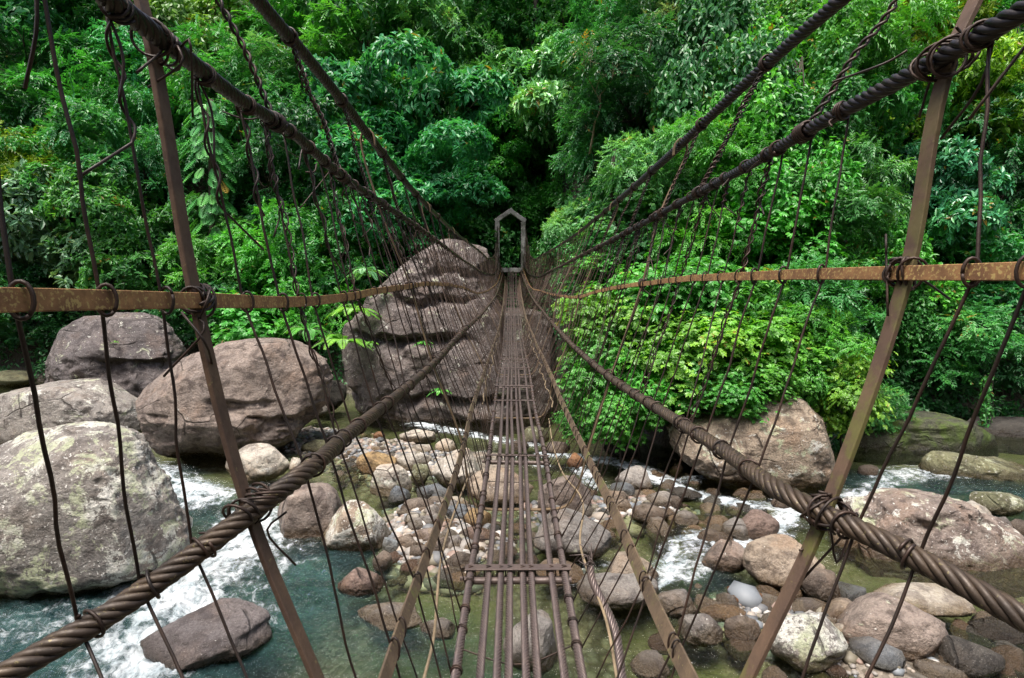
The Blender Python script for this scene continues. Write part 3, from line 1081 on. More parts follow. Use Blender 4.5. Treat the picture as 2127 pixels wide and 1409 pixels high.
def rock_verts(seed, sub=4, cuts=7, rough=1.0, smoothness=0.0):
    g = np.random.default_rng(seed)
    v, t = ico(sub)
    d0 = v.copy()
    v = v * (1 + .25 * fbm(d0 * .9 + seed * 3.7, 2, seed))[:, None]
    for _ in range(cuts):
        n = g.normal(0, 1, 3)
        n[2] = abs(n[2]) * .9
        n = unit(n)
        lim = g.uniform(.55, .85)
        s = v @ n
        ex = np.clip(s - lim, 0, None)
        v = v - n * (ex * g.uniform(.75, .95))[:, None]
    r = np.linalg.norm(v, axis=1)
    v = v * (1 + rough * (.09 * fbm(v * 1.9 + seed, 3, seed + 1) + .045 * ridged(v * 3.3 + seed, 3, seed + 2) + .02 * fbm(v * 9, 3, seed + 3)))[:, None]
    lo, hi = v.min(0), v.max(0)
    return (v - (lo + hi) / 2) / ((hi - lo) / 2), t


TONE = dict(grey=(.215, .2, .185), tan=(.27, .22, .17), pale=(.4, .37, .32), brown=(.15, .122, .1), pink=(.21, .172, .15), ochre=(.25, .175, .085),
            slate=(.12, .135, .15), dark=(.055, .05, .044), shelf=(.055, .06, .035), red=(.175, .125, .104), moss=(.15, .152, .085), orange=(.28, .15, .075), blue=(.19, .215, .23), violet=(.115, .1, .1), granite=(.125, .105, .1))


def add_rock(xl, yt, xr, yb, tone, lich, label, seed, sub=4, dr=.8, cuts=7, name='boulder', base=ZW, group=None, sink=.25, rough=1.0):
    c0 = on_plane((xl + xr) / 2, yb, base)
    Yf = c0[1]
    w = (xr - xl) / F * Yf
    D = w * dr
    Yc = Yf + D * .42
    w = (xr - xl) / F * (Yf + D * .3)
    xc = P((xl + xr) / 2, yb, Yc)[0]
    top = P((xl + xr) / 2, yt, Yf + D * .5)[2]
    top = max(top, base + .05)
    h = top - base
    bot = base - max(.12, h * sink)
    v, t = rock_verts(seed, sub, cuts, rough)
    v = v * np.array([w / 2, D / 2, (top - bot) / 2])
    me = MB().add(v, None, t).mesh(name, ROCK)
    o = link(name, me, loc=(xc, Yc, (top + bot) / 2), color=(*TONE[tone], lich))
    tag(o, label, 'boulder' if name == 'boulder' else 'stone', group)
    return o


def profile_boulder(rows, Yf, dr, tone, lich, label, seed, ledges=(), nu=150, nv=90, rough=1.0, sq=2.6, name='boulder', lean=0.0, layer=.0, cuts=14, clear=False, under=0.0):
    """boulder from its outline heights (py, xl, xr); Yf = distance of its front"""
    rows = np.array(rows, float)
    wmax = (rows[:, 2] - rows[:, 1]).max() / F * Yf
    Yc = Yf + wmax * dr * .5
    ref = Yf + wmax * dr * .25
    zs, xl, xr = [], [], []
    for py, a, b in rows:
        q = P(a, py, ref)
        zs.append(q[2])
        xl.append(q[0])
        xr.append(P(b, py, ref)[0])
    zs, xl, xr = np.array(zs), np.array(xl), np.array(xr)
    # carry it down under the water
    zs = np.append(zs, min(zs[-1] - .4, ZW - .7))
    xl = np.append(xl, xl[-1])
    xr = np.append(xr, xr[-1])
    tt = np.linspace(0, 1, nv)
    tt = tt ** 1.25
    zt = zs[0] + (zs[-1] - zs[0]) * tt
    L = np.interp(-zt, -zs, xl)
    Rr = np.interp(-zt, -zs, xr)
    ker = np.array([1, 2, 3, 2, 1.0]) / 9
    sm = lambda a: np.convolve(np.pad(a, 2, mode='edge'), ker, 'valid')
    L, Rr = sm(L), sm(Rr)
    cx = (L + Rr) / 2
    hw = (Rr - L) / 2
    th = np.arange(nu) / nu * 2 * PI
    ct, st = np.cos(th), np.sin(th)
    ex = 2 / sq
    ux = np.sign(ct) * np.abs(ct) ** ex
    uy = np.sign(st) * np.abs(st) ** ex
    dpt = wmax * dr / 2
    hd = dpt * (hw / hw.max()) ** .7
    hd = hd * (1 - under * np.clip((tt - .5) / .4, 0, 1) ** 1.5)
    v = np.stack([cx[:, None] + hw[:, None] * ux[None], (Yc + lean * (zt - zs[-1]))[:, None] + hd[:, None] * uy[None], np.repeat(zt[:, None], nu, 1)], -1).reshape(-1, 3)
    cen = np.array([cx.mean(), Yc, (zs[0] + ZW) / 2])
    size = wmax
    q = (v - cen) / size
    nrm = np.stack([np.tile(ux, nv), np.tile(uy, nv), np.repeat(np.interp(tt, [0, .15, .8, 1], [1, .45, -.2, -.6]), nu)], 1)
    nrm /= np.linalg.norm(nrm, axis=1)[:, None]
    d = size * rough * (.05 * fbm(q * 3.0 + seed, 3, seed) + .04 * ridged(q * 5.0 + seed, 4, seed + 1) + .02 * ridged(q * 13, 3, seed + 2))
    lay = np.abs(fbm(q * np.array([2.0, 2.0, 9.0]) + seed, 3, seed + 4))
    d -= size * rough * layer * np.clip(.12 - lay, 0, 1) / .12
    d -= d.mean() + size * .012
    edge = np.clip(np.minimum(tt * 12, 1), 0, 1)
    for py, x0, x1, dep, hgt in ledges:
        zl = P(0, py, Yf)[2]
        xa, xb = P(x0, py, Yf)[0], P(x1, py, Yf)[0]
        wob = .35 * fbm(v * .9 + seed, 2, seed + 9)
        dz = (v[:, 2] - zl + wob)
        m = np.clip((v[:, 0] - xa) / .6, 0, 1) * np.clip((xb - v[:, 0]) / .6, 0, 1) * (nrm[:, 1] < .2)
        # an overhang: cut sharp under the lip, easing out downwards
        d -= m * dep * np.where(dz < 0, np.exp(-(dz / hgt) ** 2), np.exp(-(dz / .09) ** 2))
    v = v + nrm * (d * np.repeat(edge, nu))[:, None]
    g = np.random.default_rng(seed)
    for _ in range(cuts):                          # broken faces
        n_ = g.normal(0, 1, 3)
        n_[1] = -abs(n_[1])
        n_[2] = abs(n_[2]) * .7
        n_[0] *= .55
        n_ = unit(n_)
        sv = (v - cen) @ n_
        lim = np.quantile(sv, g.uniform(.93, .99)) + .012 * size * fbm(q * 4 + seed, 3, seed + 7)
        v = v - n_ * (np.clip(sv - lim, 0, None) * .85)[:, None]
    if clear:                                       # the rock stays below the bridge that crosses it
        lim = deck.at(v[:, 1])[:, 2] - .55 + np.maximum(0, -v[:, 0] - .6) * 6
        v[:, 2] = np.minimum(v[:, 2], lim)
    v = v + nrm * (size * .006 * fbm(q * 26, 3, seed + 12))[:, None]
    i = np.arange(nv - 1)[:, None] * nu
    j = np.arange(nu)[None]
    k = (j + 1) % nu
    quads = np.stack([i + j, i + nu + j, i + nu + k, i + k], -1).reshape(-1, 4)
    cap = v[:nu].mean(0) + (0, 0, size * .01)
    v = np.concatenate([v, cap[None]])
    tris = np.array([(nv * nu, jj, (jj + 1) % nu) for jj in range(nu)])
    org = np.array([cx.mean(), Yc, ZW])
    me = MB().add(v - org, quads, tris).mesh(name, ROCK)
    o = link(name, me, loc=org, color=(*TONE[tone], lich))
    return tag(o, label, 'boulder')


profile_boulder([(907, 50, 140), (918, 0, 170), (930, -60, 195), (955, -110, 222), (1000, -160, 240), (1050, -200, 275), (1090, -210, 298), (1130, -215, 318), (1165, -215, 330), (1200, -215, 320), (1240, -210, 230), (1275, -200, 130)],
                8.5, .7, 'grey', .68, 'huge grey boulder speckled with lichen, lowest on the left beside the rapids', 11, nu=260, nv=150, rough=.9, under=.45)
profile_boulder([(711, 480, 550), (717, 440, 590), (732, 395, 625), (752, 350, 643), (775, 310, 652), (795, 285, 656), (825, 276, 655), (860, 278, 640), (895, 284, 618), (925, 297, 592), (950, 318, 555), (972, 355, 490)],
                16.2, .7, 'pink', .2, 'big pinkish brown boulder with split layered face behind left post', 23, ledges=[(838, 380, 620, .55, .4), (790, 440, 660, .25, .2), (880, 500, 650, .45, .35)], nu=240, nv=140, rough=1.15, layer=.012, sq=3.2, under=.4)
profile_boulder([(653, 150, 255), (660, 120, 285), (690, 95, 318), (730, 84, 342), (780, 78, 356), (830, 72, 360), (880, 70, 360)],
                22.5, .7, 'violet', .42, 'dark purplish boulder with white specks under the left handrail', 31, ledges=[(755, 180, 330, .4, .7)], nu=200, nv=110, under=.35)
profile_boulder([(799, 40, 165), (808, 0, 190), (822, -30, 212), (845, -45, 240), (870, -50, 258), (895, -50, 268), (915, -40, 262)],
                18.0, .6, 'grey', .5, 'low grey slab boulder between the dark boulder and the lichen boulder', 37, nu=180, nv=90)
profile_boulder([(489, 885, 925), (498, 858, 968), (510, 848, 1005), (530, 838, 1026), (560, 818, 1024), (590, 782, 1026), (612, 758, 1034), (628, 745, 1098), (650, 728, 1135), (690, 696, 1165), (715, 680, 1180), (760, 684, 1186), (800, 702, 1186), (835, 720, 1180), (870, 740, 1172), (900, 760, 1165)],
                21.5, .55, 'granite', .42, 'giant dark purple brown rock with ledges in the middle, below the far gate', 41, ledges=[(622, 800, 1010, .55, .3), (700, 680, 1010, .8, .5), (830, 820, 1060, .5, .3), (765, 930, 1130, .3, .25), (560, 860, 1030, .25, .2)], nu=320, nv=220, rough=1.0, cuts=10, clear=True)
profile_boulder([(829, 1600, 1680), (838, 1570, 1700), (858, 1500, 1716), (880, 1425, 1732), (905, 1408, 1745), (945, 1412, 1760), (980, 1440, 1766), (1010, 1485, 1755), (1036, 1550, 1725)],
                14.2, .75, 'tan', .5, 'large pointed boulder with pale green foot under the bright bush', 53, nu=240, nv=140)
profile_boulder([(1053, 1905, 1960), (1062, 1870, 2020), (1080, 1840, 2080), (1105, 1808, 2125), (1140, 1788, 2180), (1180, 1786, 2230), (1215, 1800, 2240), (1245, 1840, 2240)],
                9.9, .75, 'pink', .55, 'massive reddish grey boulder with rugged top at the right edge', 61, ledges=[(1120, 1900, 2200, .15, .2)], nu=280, nv=150, rough=1.25)
profile_boulder([(951, 1960, 2010), (957, 1948, 2060), (968, 1941, 2127), (985, 1938, 2190), (1003, 1943, 2200), (1015, 1960, 2200)],
                15.0, .5, 'moss', .55, 'long low greenish boulder in the far channel at right', 67, nu=180, nv=80)
profile_boulder([(872, 1800, 2000), (880, 1770, 2060), (900, 1760, 2080), (930, 1755, 2090), (965, 1752, 2080), (985, 1755, 2060)],
                17.8, .5, 'shelf', .05, 'dark mossy rock shelf along the right far bank', 71, nu=200, nv=90, sq=3.2)
profile_boulder([(880, 2050, 2200), (890, 2030, 2300), (915, 2025, 2330), (950, 2030, 2330), (970, 2040, 2330)],
                19.3, .4, 'dark', .05, 'black wet rock shelf at the right edge behind the long greenish boulder', 73, nu=160, nv=80, sq=3.2)

RK = [  # xl, ytop, xr, ybase, tone, lichen, label
    (-40, 832, 56, 912, 'pale', .45, 'pale rounded boulder cut by the left edge, beside the grey slab'),
    (565, 1000, 716, 1118, 'pink', .35, 'pink topped pale boulder right of the left hoop post in the stream'),
    (662, 1038, 815, 1150, 'tan', .78, 'lichen covered boulder with yellow green left side, standing in midstream'),
    (770, 962, 857, 1031, 'pale', .5, 'pale leaning stone with mossy foot on the midstream bar'),
    (824, 938, 897, 980, 'pale', .15, 'clean white slab stone behind the pale leaning stone'),
    (853, 965, 893, 1006, 'moss', .5, 'yellow green upright stone right of the pale leaning stone'),
    (805, 1008, 855, 1048, 'slate', 0, 'dark slate stone stacked at the foot of the pale leaning stone'),
    (862, 1002, 932, 1042, 'slate', .05, 'long blue slate stone left of the deck'),
    (893, 930, 1004, 1012, 'pale', .45, 'big cream boulder beside the left edge bar'),
    (968, 972, 1112, 1048, 'tan', .35, 'wide tan boulder directly beneath the deck ropes'),
    (826, 892, 907, 922, 'pale', .3, 'pale domed stone in front of the giant dark rock'),
    (850, 922, 898, 947, 'pale', .1, 'whitish block just below the pale domed stone'),
    (903, 912, 948, 943, 'pale', .2, 'squarish pale stone between domed stone and the white water'),
    (738, 940, 826, 986, 'ochre', .15, 'ochre brown mound rising from the pebble bar'),
    (776, 896, 801, 913, 'orange', 0, 'small orange brown stone on the pebble bar'),
    (628, 912, 687, 943, 'moss', .3, 'mossy brown stone at the edge of the pebble beach'),
    (466, 921, 604, 1000, 'pale', .45, 'pale angular boulder in front of the split pinkish boulder'),
    (600, 948, 646, 986, 'pale', .3, 'small cream stone touching the side rope view, right of the pale angular boulder'),
    (958, 1055, 1022, 1102, 'ochre', .1, 'ochre block left of the deck behind the steel plate'),
    (793, 1114, 829, 1157, 'blue', .05, 'blue grey wedge standing upright on the bar'),
    (702, 1180, 797, 1240, 'red', .02, 'round red brown stone sitting in the clear pool'),
    (735, 1255, 886, 1308, 'grey', .45, 'flat grey stone with white lichen spots, awash in the pool'),
    (868, 1282, 948, 1328, 'grey', .2, 'round grey stone awash beside the left edge bar'),
    (773, 1145, 816, 1188, 'brown', .1, 'narrow brown stone below the lichen covered boulder'),
    (300, 1266, 577, 1400, 'violet', .08, 'long smooth purple grey rock breaking the rapids at lower left'),
    (1103, 1054, 1272, 1166, 'grey', .4, 'large grey green boulder with white top right of the deck'),
    (1113, 976, 1232, 1076, 'pink', .3, 'pink and orange boulder right of the deck behind the hoop'),
    (1176, 940, 1212, 974, 'orange', 0, 'wet orange stone in white water right of the deck'),
    (1277, 970, 1353, 1022, 'grey', .15, 'domed grey boulder amid the white water'),
    (1260, 1003, 1322, 1035, 'slate', .05, 'low dark grey stone in front of the domed grey boulder'),
    (1337, 1020, 1403, 1056, 'grey', .1, 'squat olive grey stone right of the domed grey boulder'),
    (1311, 1048, 1387, 1086, 'brown', .05, 'brown stone in the shallows below the squat olive stone'),
    (1274, 1036, 1312, 1067, 'tan', .1, 'tan stone beside the right edge bar'),
    (1382, 1010, 1460, 1041, 'dark', 0, 'long wet black stone lying in the white water'),
    (1253, 1150, 1372, 1232, 'tan', .35, 'tan domed boulder passing behind the right edge bar'),
    (1193, 1188, 1372, 1272, 'grey', .1, 'long bare grey boulder beside the broken rope'),
    (1358, 1222, 1449, 1284, 'grey', .05, 'smooth grey stone right of the mossy edge bar'),
    (1452, 1123, 1555, 1190, 'pink', .25, 'pale pinkish rounded boulder splashed by the rapids'),
    (1498, 1079, 1574, 1124, 'grey', .05, 'grey flat topped stone leaning on the reddish boulder'),
    (1530, 1058, 1618, 1126, 'red', .0, 'reddish brown boulder with water pouring past it'),
    (1448, 1102, 1526, 1132, 'brown', .0, 'low wet brown stone above the pinkish rounded boulder'),
    (1538, 1118, 1710, 1232, 'tan', .32, 'big tan boulder with a pale lichen streak, behind the right hoop post'),
    (1658, 1183, 1742, 1250, 'brown', .1, 'chunky brown stone right of the big tan boulder'),
    (1510, 1223, 1592, 1264, 'orange', .3, 'orange brown and white stone below the big tan boulder'),
    (1450, 1255, 1552, 1287, 'tan', .2, 'low tan slab awash above the grey lichen dotted stone'),
    (1411, 1277, 1504, 1340, 'grey', .45, 'grey stone dotted with pale lichen near the mossy bar'),
    (1502, 1282, 1577, 1337, 'brown', .02, 'smooth reddish brown stone beside the lichen dotted stone'),
    (1588, 1261, 1757, 1396, 'grey', .8, 'humped boulder half white with lichen right of the mossy post'),
    (1342, 1318, 1412, 1352, 'brown', .1, 'small brown stone awash under the right edge bar'),
    (1306, 1356, 1390, 1408, 'grey', .15, 'grey brown stone between the broken rope and the edge bar'),
    (1583, 1390, 1642, 1425, 'grey', .1, 'grey stone cut by the lower edge, below the lichen humped boulder'),
    (1728, 1240, 1957, 1380, 'pink', .3, 'large smooth pinkish boulder low at the right'),
    (1698, 1245, 1792, 1302, 'tan', .1, 'tan stone tucked behind the large smooth pinkish boulder'),
    (1806, 1216, 2014, 1285, 'pale', .45, 'pale flat slab leaning in front of the rugged boulder'),
    (1753, 1338, 1827, 1381, 'blue', 0, 'sharp triangular slate flake in front of the pinkish boulder'),
    (1943, 1326, 2077, 1415, 'dark', .15, 'dark wet rounded boulder near the lower right corner'),
    (1892, 1370, 2004, 1425, 'grey', .15, 'grey rounded stone on the lower edge beside the dark wet boulder'),
    (1735, 1214, 1803, 1254, 'slate', .1, 'slate grey stone left of the pale flat slab'),
    (1760, 1049, 1870, 1112, 'grey', .25, 'cracked light grey boulder above the tan pool, left of the rugged boulder'),
    (1723, 1100, 1792, 1137, 'tan', .1, 'low tan stone at the foot of the cracked light grey boulder'),
    (1966, 1044, 2064, 1100, 'pale', .2, 'smooth cream boulder behind the rugged boulder'),
    (2056, 1070, 2106, 1114, 'grey', .1, 'small grey boulder right of the smooth cream boulder'),
    (2086, 1078, 2150, 1118, 'brown', .1, 'brown stone cut by the right edge'),
    (2026, 1019, 2122, 1076, 'moss', .6, 'peaked green lichened boulder near the right edge'),
    (1782, 965, 1824, 992, 'brown', .05, 'small brown block at the foot of the mossy shelf'),
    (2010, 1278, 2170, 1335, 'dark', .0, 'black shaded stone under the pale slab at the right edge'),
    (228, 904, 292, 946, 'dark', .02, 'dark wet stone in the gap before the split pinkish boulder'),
    (172, 917, 240, 985, 'pale', .4, 'pale peaked stone leaning on the huge lichen boulder'),
    (261, 944, 302, 964, 'orange', 0, 'small wet orange stone in the left rapids'),
    (256, 979, 310, 1018, 'moss', .3, 'pale mossy stone below the wet orange stone'),
    (622, 828, 684, 868, 'grey', .45, 'grey angular stone across the pool from the split boulder'),
    (-10, 768, 70, 805, 'moss', .1, 'olive stone behind the grey slab at the left edge'),
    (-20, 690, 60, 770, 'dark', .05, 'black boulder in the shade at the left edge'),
    (1083, 884, 1142, 922, 'moss', .5, 'pale green stone in white water right under the far deck'),
    (1060, 915, 1100, 935, 'brown', .05, 'flat brown stone awash under the deck'),
    (1130, 915, 1185, 945, 'pink', .1, 'reddish stone at the foot of the bright bush'),
    (1225, 1085, 1262, 1110, 'tan', .1, 'small tan stone right of the large grey green boulder'),
    (1040, 1275, 1165, 1400, 'grey', .35, 'grey stone with white top seen between the deck ropes'),
    (1110, 1165, 1215, 1215, 'tan', .15, 'tan stone under the right end of the steel plate'),
    (880, 1112, 945, 1160, 'brown', .2, 'brown stone behind the left edge bar, on the pebbles'),
    (955, 1095, 1040, 1135, 'red', .15, 'flat reddish stone left of the deck, awash'),
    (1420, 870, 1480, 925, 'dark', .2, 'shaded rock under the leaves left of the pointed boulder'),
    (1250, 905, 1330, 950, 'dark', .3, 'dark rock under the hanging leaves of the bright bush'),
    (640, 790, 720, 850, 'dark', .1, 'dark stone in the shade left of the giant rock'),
    (1395, 1060, 1450, 1090, 'grey', .05, 'flat grey stone among the shallows above the rapids'),
    (1600, 1030, 1650, 1060, 'brown', 0, 'wet brown stone at the foot of the pointed boulder'),
    (1620, 1215, 1665, 1245, 'tan', .1, 'small tan stone under the overhang of the big tan boulder'),
    (1840, 1112, 1900, 1140, 'tan', .2, 'tan lump below the cracked light grey boulder'),
]
for i, (xl, yt, xr, yb, tone, li, lab) in enumerate(RK):
    big = (xr - xl) > 80
    add_rock(xl, yt, xr, yb, tone, li, lab, 100 + i * 3, 5 if big else 4, cuts=9 if tone in ('slate', 'blue', 'dark', 'pale') else 6, dr=.85 if (xr - xl) < 2.2 * (yb - yt) else .65,
             name='boulder' if (xr - xl) > 60 else 'stone')

# countable cobbles on the bars: copies of a few stones
protos = []
for s in range(10):
    v, t = rock_verts(900 + s, 3, 7 + s % 5, .8)
    protos.append(MB().add(v, None, t).mesh('cobble', ROCK))
zones = [  # px box, number, size range (m), description of the place
    ((640, 893, 830, 965), 50, (.1, .3), 'on the pebble bar before the giant dark rock'),
    ((690, 955, 800, 1000), 22, (.12, .32), 'in the shallows behind the lichen covered boulder'),
    ((840, 1035, 960, 1110), 30, (.14, .36), 'among the wet stones left of the deck'),
    ((800, 1110, 960, 1200), 34, (.12, .36), 'on the wet bar between the left edge bar and the deck'),
    ((960, 1040, 1110, 1190), 26, (.12, .36), 'in the shallows seen through the deck ropes'),
    ((1180, 1010, 1500, 1110), 46, (.14, .42), 'in the shallows right of the deck'),
    ((1400, 1190, 1760, 1340), 34, (.1, .34), 'around the big tan boulder and the mossy post'),
    ((1330, 950, 1480, 1010), 20, (.14, .36), 'in the white water before the pointed boulder'),
    ((1500, 1010, 1600, 1070), 10, (.16, .4), 'in the rapids beside the reddish brown boulder'),
    ((1700, 1290, 2100, 1405), 18, (.12, .36), 'between the boulders in the lower right'),
]
cg = np.random.default_rng(77)
tones = [('grey', 'grey'), ('tan', 'tan'), ('pale', 'whitish'), ('brown', 'brown'), ('slate', 'slate blue'), ('pink', 'pinkish'), ('red', 'red brown')]
for (x0, y0, x1, y1), n, (a, b), place in zones:
    for _ in range(n):
        q = on_plane(cg.uniform(x0, x1), cg.uniform(y0, y1))
        tn, word = tones[int(cg.choice(len(tones), p=[.3, .2, .1, .16, .14, .06, .04]))]
        s = 1.42 * (a + (b - a) * cg.random() ** 1.5)
        k = np.array(TONE[tn]) * cg.uniform(.7, 1.3)
        g = max(float(ground(q[0], q[1])), ZW - .12)
        o = link('cobble', protos[int(cg.integers(10))], loc=(q[0], q[1], g + s * .12), color=(*np.clip(k, .03, .7), cg.uniform(0, .25)))
        o.scale = (s * .62 * cg.uniform(.8, 1.25), s * .52, s * .36 * cg.uniform(.8, 1.2))
        o.rotation_euler = (cg.normal(0, .18), cg.normal(0, .18), cg.uniform(0, 6.28))
        tag(o, f'small {word} stone {place}', 'stone', f'{word} cobbles {place}')

# pebbles: nobody could count them
pv, pt = rock_verts(1234, 1, 2, .3)
pm = MB()
tint = []
for (x0, y0, x1, y1), n, size in [((560, 885, 860, 965), 4200, .05), ((660, 940, 960, 1010), 2200, .055), ((800, 1020, 980, 1210), 3200, .06), ((960, 1040, 1240, 1210), 1800, .06), ((1180, 1000, 1520, 1110), 2000, .06), ((1400, 1180, 1780, 1340), 1500, .06), ((1650, 1280, 2100, 1409), 450, .05)]:
    ux, uy = cg.uniform(x0, x1, n), cg.uniform(y0, y1, n)
    q = np.array([on_plane(a, b) for a, b in zip(ux, uy)])
    z = ground(q[:, 0], q[:, 1])
    keep = z > ZW - .25
    q, z = q[keep], z[keep]
    m = len(q)
    s = size * np.exp(cg.normal(0, .45, m))
    an = cg.uniform(0, 6.28, m)
    vv = pv[None] * np.stack([s, s * .75, s * .55], 1)[:, None, :]
    c, sn = np.cos(an)[:, None], np.sin(an)[:, None]
    vv = np.stack([vv[..., 0] * c - vv[..., 1] * sn, vv[..., 0] * sn + vv[..., 1] * c, vv[..., 2]], -1) + np.stack([q[:, 0], q[:, 1], z + s * .2], 1)[:, None, :]
    pm.add(vv, None, (np.arange(m)[:, None, None] * len(pv) + pt[None]).reshape(-1, 3))
    tint.append(np.repeat(cg.random(m), len(pt)))
kk = NT('pebble')
tt_ = kk.attr('tint')
cr = kk.t.nodes.new('ShaderNodeValToRGB')
cr.color_ramp.interpolation = 'CONSTANT'
cr.color_ramp.elements[0].color = (.22, .2, .18, 1)
cr.color_ramp.elements[1].position = .2
cr.color_ramp.elements[1].color = (.3, .255, .21, 1)
for ps, c in ((.36, (.11, .112, .115)), (.56, (.4, .375, .345)), (.66, (.22, .155, .125)), (.78, (.15, .132, .095)), (.9, (.17, .185, .2))):
    e = cr.color_ramp.elements.new(ps)
    e.color = (*c, 1)
kk.put(cr.inputs[0], tt_)
kk.surf(kk.n('BsdfPrincipled', {'Base Color': cr.outputs[0], 'Roughness': .6}))
tag(link('pebbles', pm.mesh('pebbles', kk.m, face_attr={'tint': np.concatenate(tint)})), kind='stuff')
# ================================================================== VEGETATION
vg = np.random.default_rng(2024)


def nrmz(a):
    return a / (np.linalg.norm(a, axis=-1, keepdims=True) + 1e-9)


LEAF_Q = np.array([(0, 1, 2, 3), (0, 3, 4, 5)])


def leaves(mb, pos, ax, nr, L, W, tint, tints, droop=.18, fold=.1):
    """leaf blades: two quads each, folded on the midrib, tip drooping"""
    ax = nrmz(ax)
    nr = nrmz(nr - ax * np.sum(nr * ax, -1, keepdims=True))
    sd = np.cross(ax, nr)
    L = np.broadcast_to(L, len(pos))[:, None]
    W = np.broadcast_to(W, len(pos))[:, None]
    b = pos
    v = np.stack([b, b + ax * .32 * L + sd * W * .5 + nr * fold * W, b + ax * .7 * L + sd * W * .36 + nr * (fold * W - droop * .35 * L),
                  b + ax * L * .98 - nr * droop * L,
                  b + ax * .7 * L - sd * W * .36 + nr * (fold * W - droop * .35 * L), b + ax * .32 * L - sd * W * .5 + nr * fold * W], 1)
    q = (np.arange(len(pos))[:, None, None] * 6 + LEAF_Q[None]).reshape(-1, 4)
    mb.add(v, q)
    tints.append(np.repeat(np.broadcast_to(tint, len(pos)), 2))


def rand_dir(n, g):
    return nrmz(g.normal(0, 1, (n, 3)))


def crown_mesh(name, seed, kind, rx, ry, rz, nl, ncl, leafL, mat, loose=0.0):
    g = np.random.default_rng(seed)
    Rr = np.array([rx, ry, rz])
    nl = int(nl * 1.7)
    lc = rand_dir(nl, g) * (g.random((nl, 1)) ** .35) * .86
    lc[:, 2] = lc[:, 2] * .95 + .05
    lr = g.uniform(.17, .36, nl)
    lc = np.concatenate([lc, [[0, 0, -.05]]])
    lr = np.append(lr, .45)
    flat = np.array([1, 1, .62 if kind in ('fine', 'palm') else .8])
    pk = lr ** 2
    li = g.choice(len(lr), ncl * 3, p=pk / pk.sum())
    d = rand_dir(ncl * 3, g)
    d[:, 2] = np.where(d[:, 2] < -.25, np.abs(d[:, 2]) * g.uniform(-.5, 1, len(d)), d[:, 2])
    d = nrmz(d)
    rad = lr[li] * (1 + g.normal(0, .07 + loose, len(li)))
    p = lc[li] + d * rad[:, None] * flat
    ins = np.zeros(len(p), bool)
    for c, r in zip(lc, lr):
        ins |= np.linalg.norm((p - c) / flat, axis=1) < r * .78
    # thin out in patches so that the outline breaks and gaps open
    gap = fbm(p * 2.6 + seed, 3, seed) > (.2 - loose)
    keep = np.where(~ins & ~gap)[0][:ncl]
    p, d = p[keep] * Rr, nrmz(d[keep] / Rr * Rr.mean())
    n = len(p)
    mb, tints = MB(), []
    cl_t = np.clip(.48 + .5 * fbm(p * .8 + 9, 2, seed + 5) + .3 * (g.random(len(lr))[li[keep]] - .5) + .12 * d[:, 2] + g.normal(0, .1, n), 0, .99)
    up = np.array([0, 0, 1.0])
    if kind == 'broad':
        k = 7
        for j in range(k):
            a = j / k * 2 * PI + g.uniform(0, 6.28, n)
            t1 = nrmz(np.cross(d, rand_dir(n, g)))
            t2 = np.cross(d, t1)
            ax = t1 * np.cos(a)[:, None] + t2 * np.sin(a)[:, None] + d * g.uniform(.2, .9, (n, 1)) - up * g.uniform(.15, .6, (n, 1))
            nr = d * .7 + up * .9 + g.normal(0, .25, (n, 3))
            leaves(mb, p + g.normal(0, leafL * .16, (n, 3)), ax, nr, leafL * g.uniform(.7, 1.2, n), leafL * .4 * g.uniform(.8, 1.2, n), np.clip(cl_t + g.normal(0, .13, n), 0, 1), tints)
    elif kind == 'fine':
        t = nrmz(d * .7 + nrmz(np.cross(d, rand_dir(n, g))) * .9 - up * .15)
        nr = nrmz(up * 1.1 + d * .5 + g.normal(0, .2, (n, 3)))
        sd = nrmz(np.cross(t, nr))
        LL = leafL * 4.2
        for j in range(6):
            s = (j + .6) / 6
            base = p + t * (s - .3) * LL - up * (s * s * .22 * LL)
            for sg in (-1, 1):
                ax = sd * sg * (1 - .35 * s) + t * (.5 + s) - up * .2 + g.normal(0, .14, (n, 3))
                leaves(mb, base, ax, nr + g.normal(0, .15, (n, 3)), leafL * g.uniform(.8, 1.25, n) * (1.15 - .4 * abs(s - .45)), leafL * .42, np.clip(cl_t + g.normal(0, .09, n), 0, 1), tints)
    elif kind == 'palm':      # palmate sprays of rounded leaflets (bright bush)
        t = nrmz(d + up * .2 + g.normal(0, .3, (n, 3)))
        for s in range(3):
            c = p + g.normal(0, leafL * 1.0, (n, 3))
            nr = nrmz(up * .9 + d * .7 + g.normal(0, .3, (n, 3)))
            a0 = nrmz(np.cross(nr, rand_dir(n, g)))
            b0 = np.cross(nr, a0)
            for j in range(5):
                a = (j - 2) * .62
                ax = a0 * math.cos(a) + b0 * math.sin(a) - up * .18
                leaves(mb, c + ax * leafL * .12, ax, nr + g.normal(0, .12, (n, 3)), leafL * (1 - .12 * abs(j - 2)) * g.uniform(.85, 1.15, n), leafL * .46, np.clip(cl_t + g.normal(0, .12, n), 0, 1), tints, .12)
    elif kind == 'vine':      # leaves hanging in curtains
        for s in range(7):
            c = p - up * (s * leafL * .8) + g.normal(0, leafL * .35, (n, 3)) + d * .05
            for j in range(2):
                ax = nrmz(g.normal(0, .6, (n, 3)) - up * .9 + d * .5)
                nr = d + up * .5 + g.normal(0, .25, (n, 3))
                leaves(mb, c, ax, nr, leafL * g.uniform(.7, 1.25, n), leafL * .62 * g.uniform(.8, 1.1, n), np.clip(cl_t + g.normal(0, .13, n), 0, 1), tints)
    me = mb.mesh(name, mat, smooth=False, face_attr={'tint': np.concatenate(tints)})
    return me, lc[:-1] * Rr


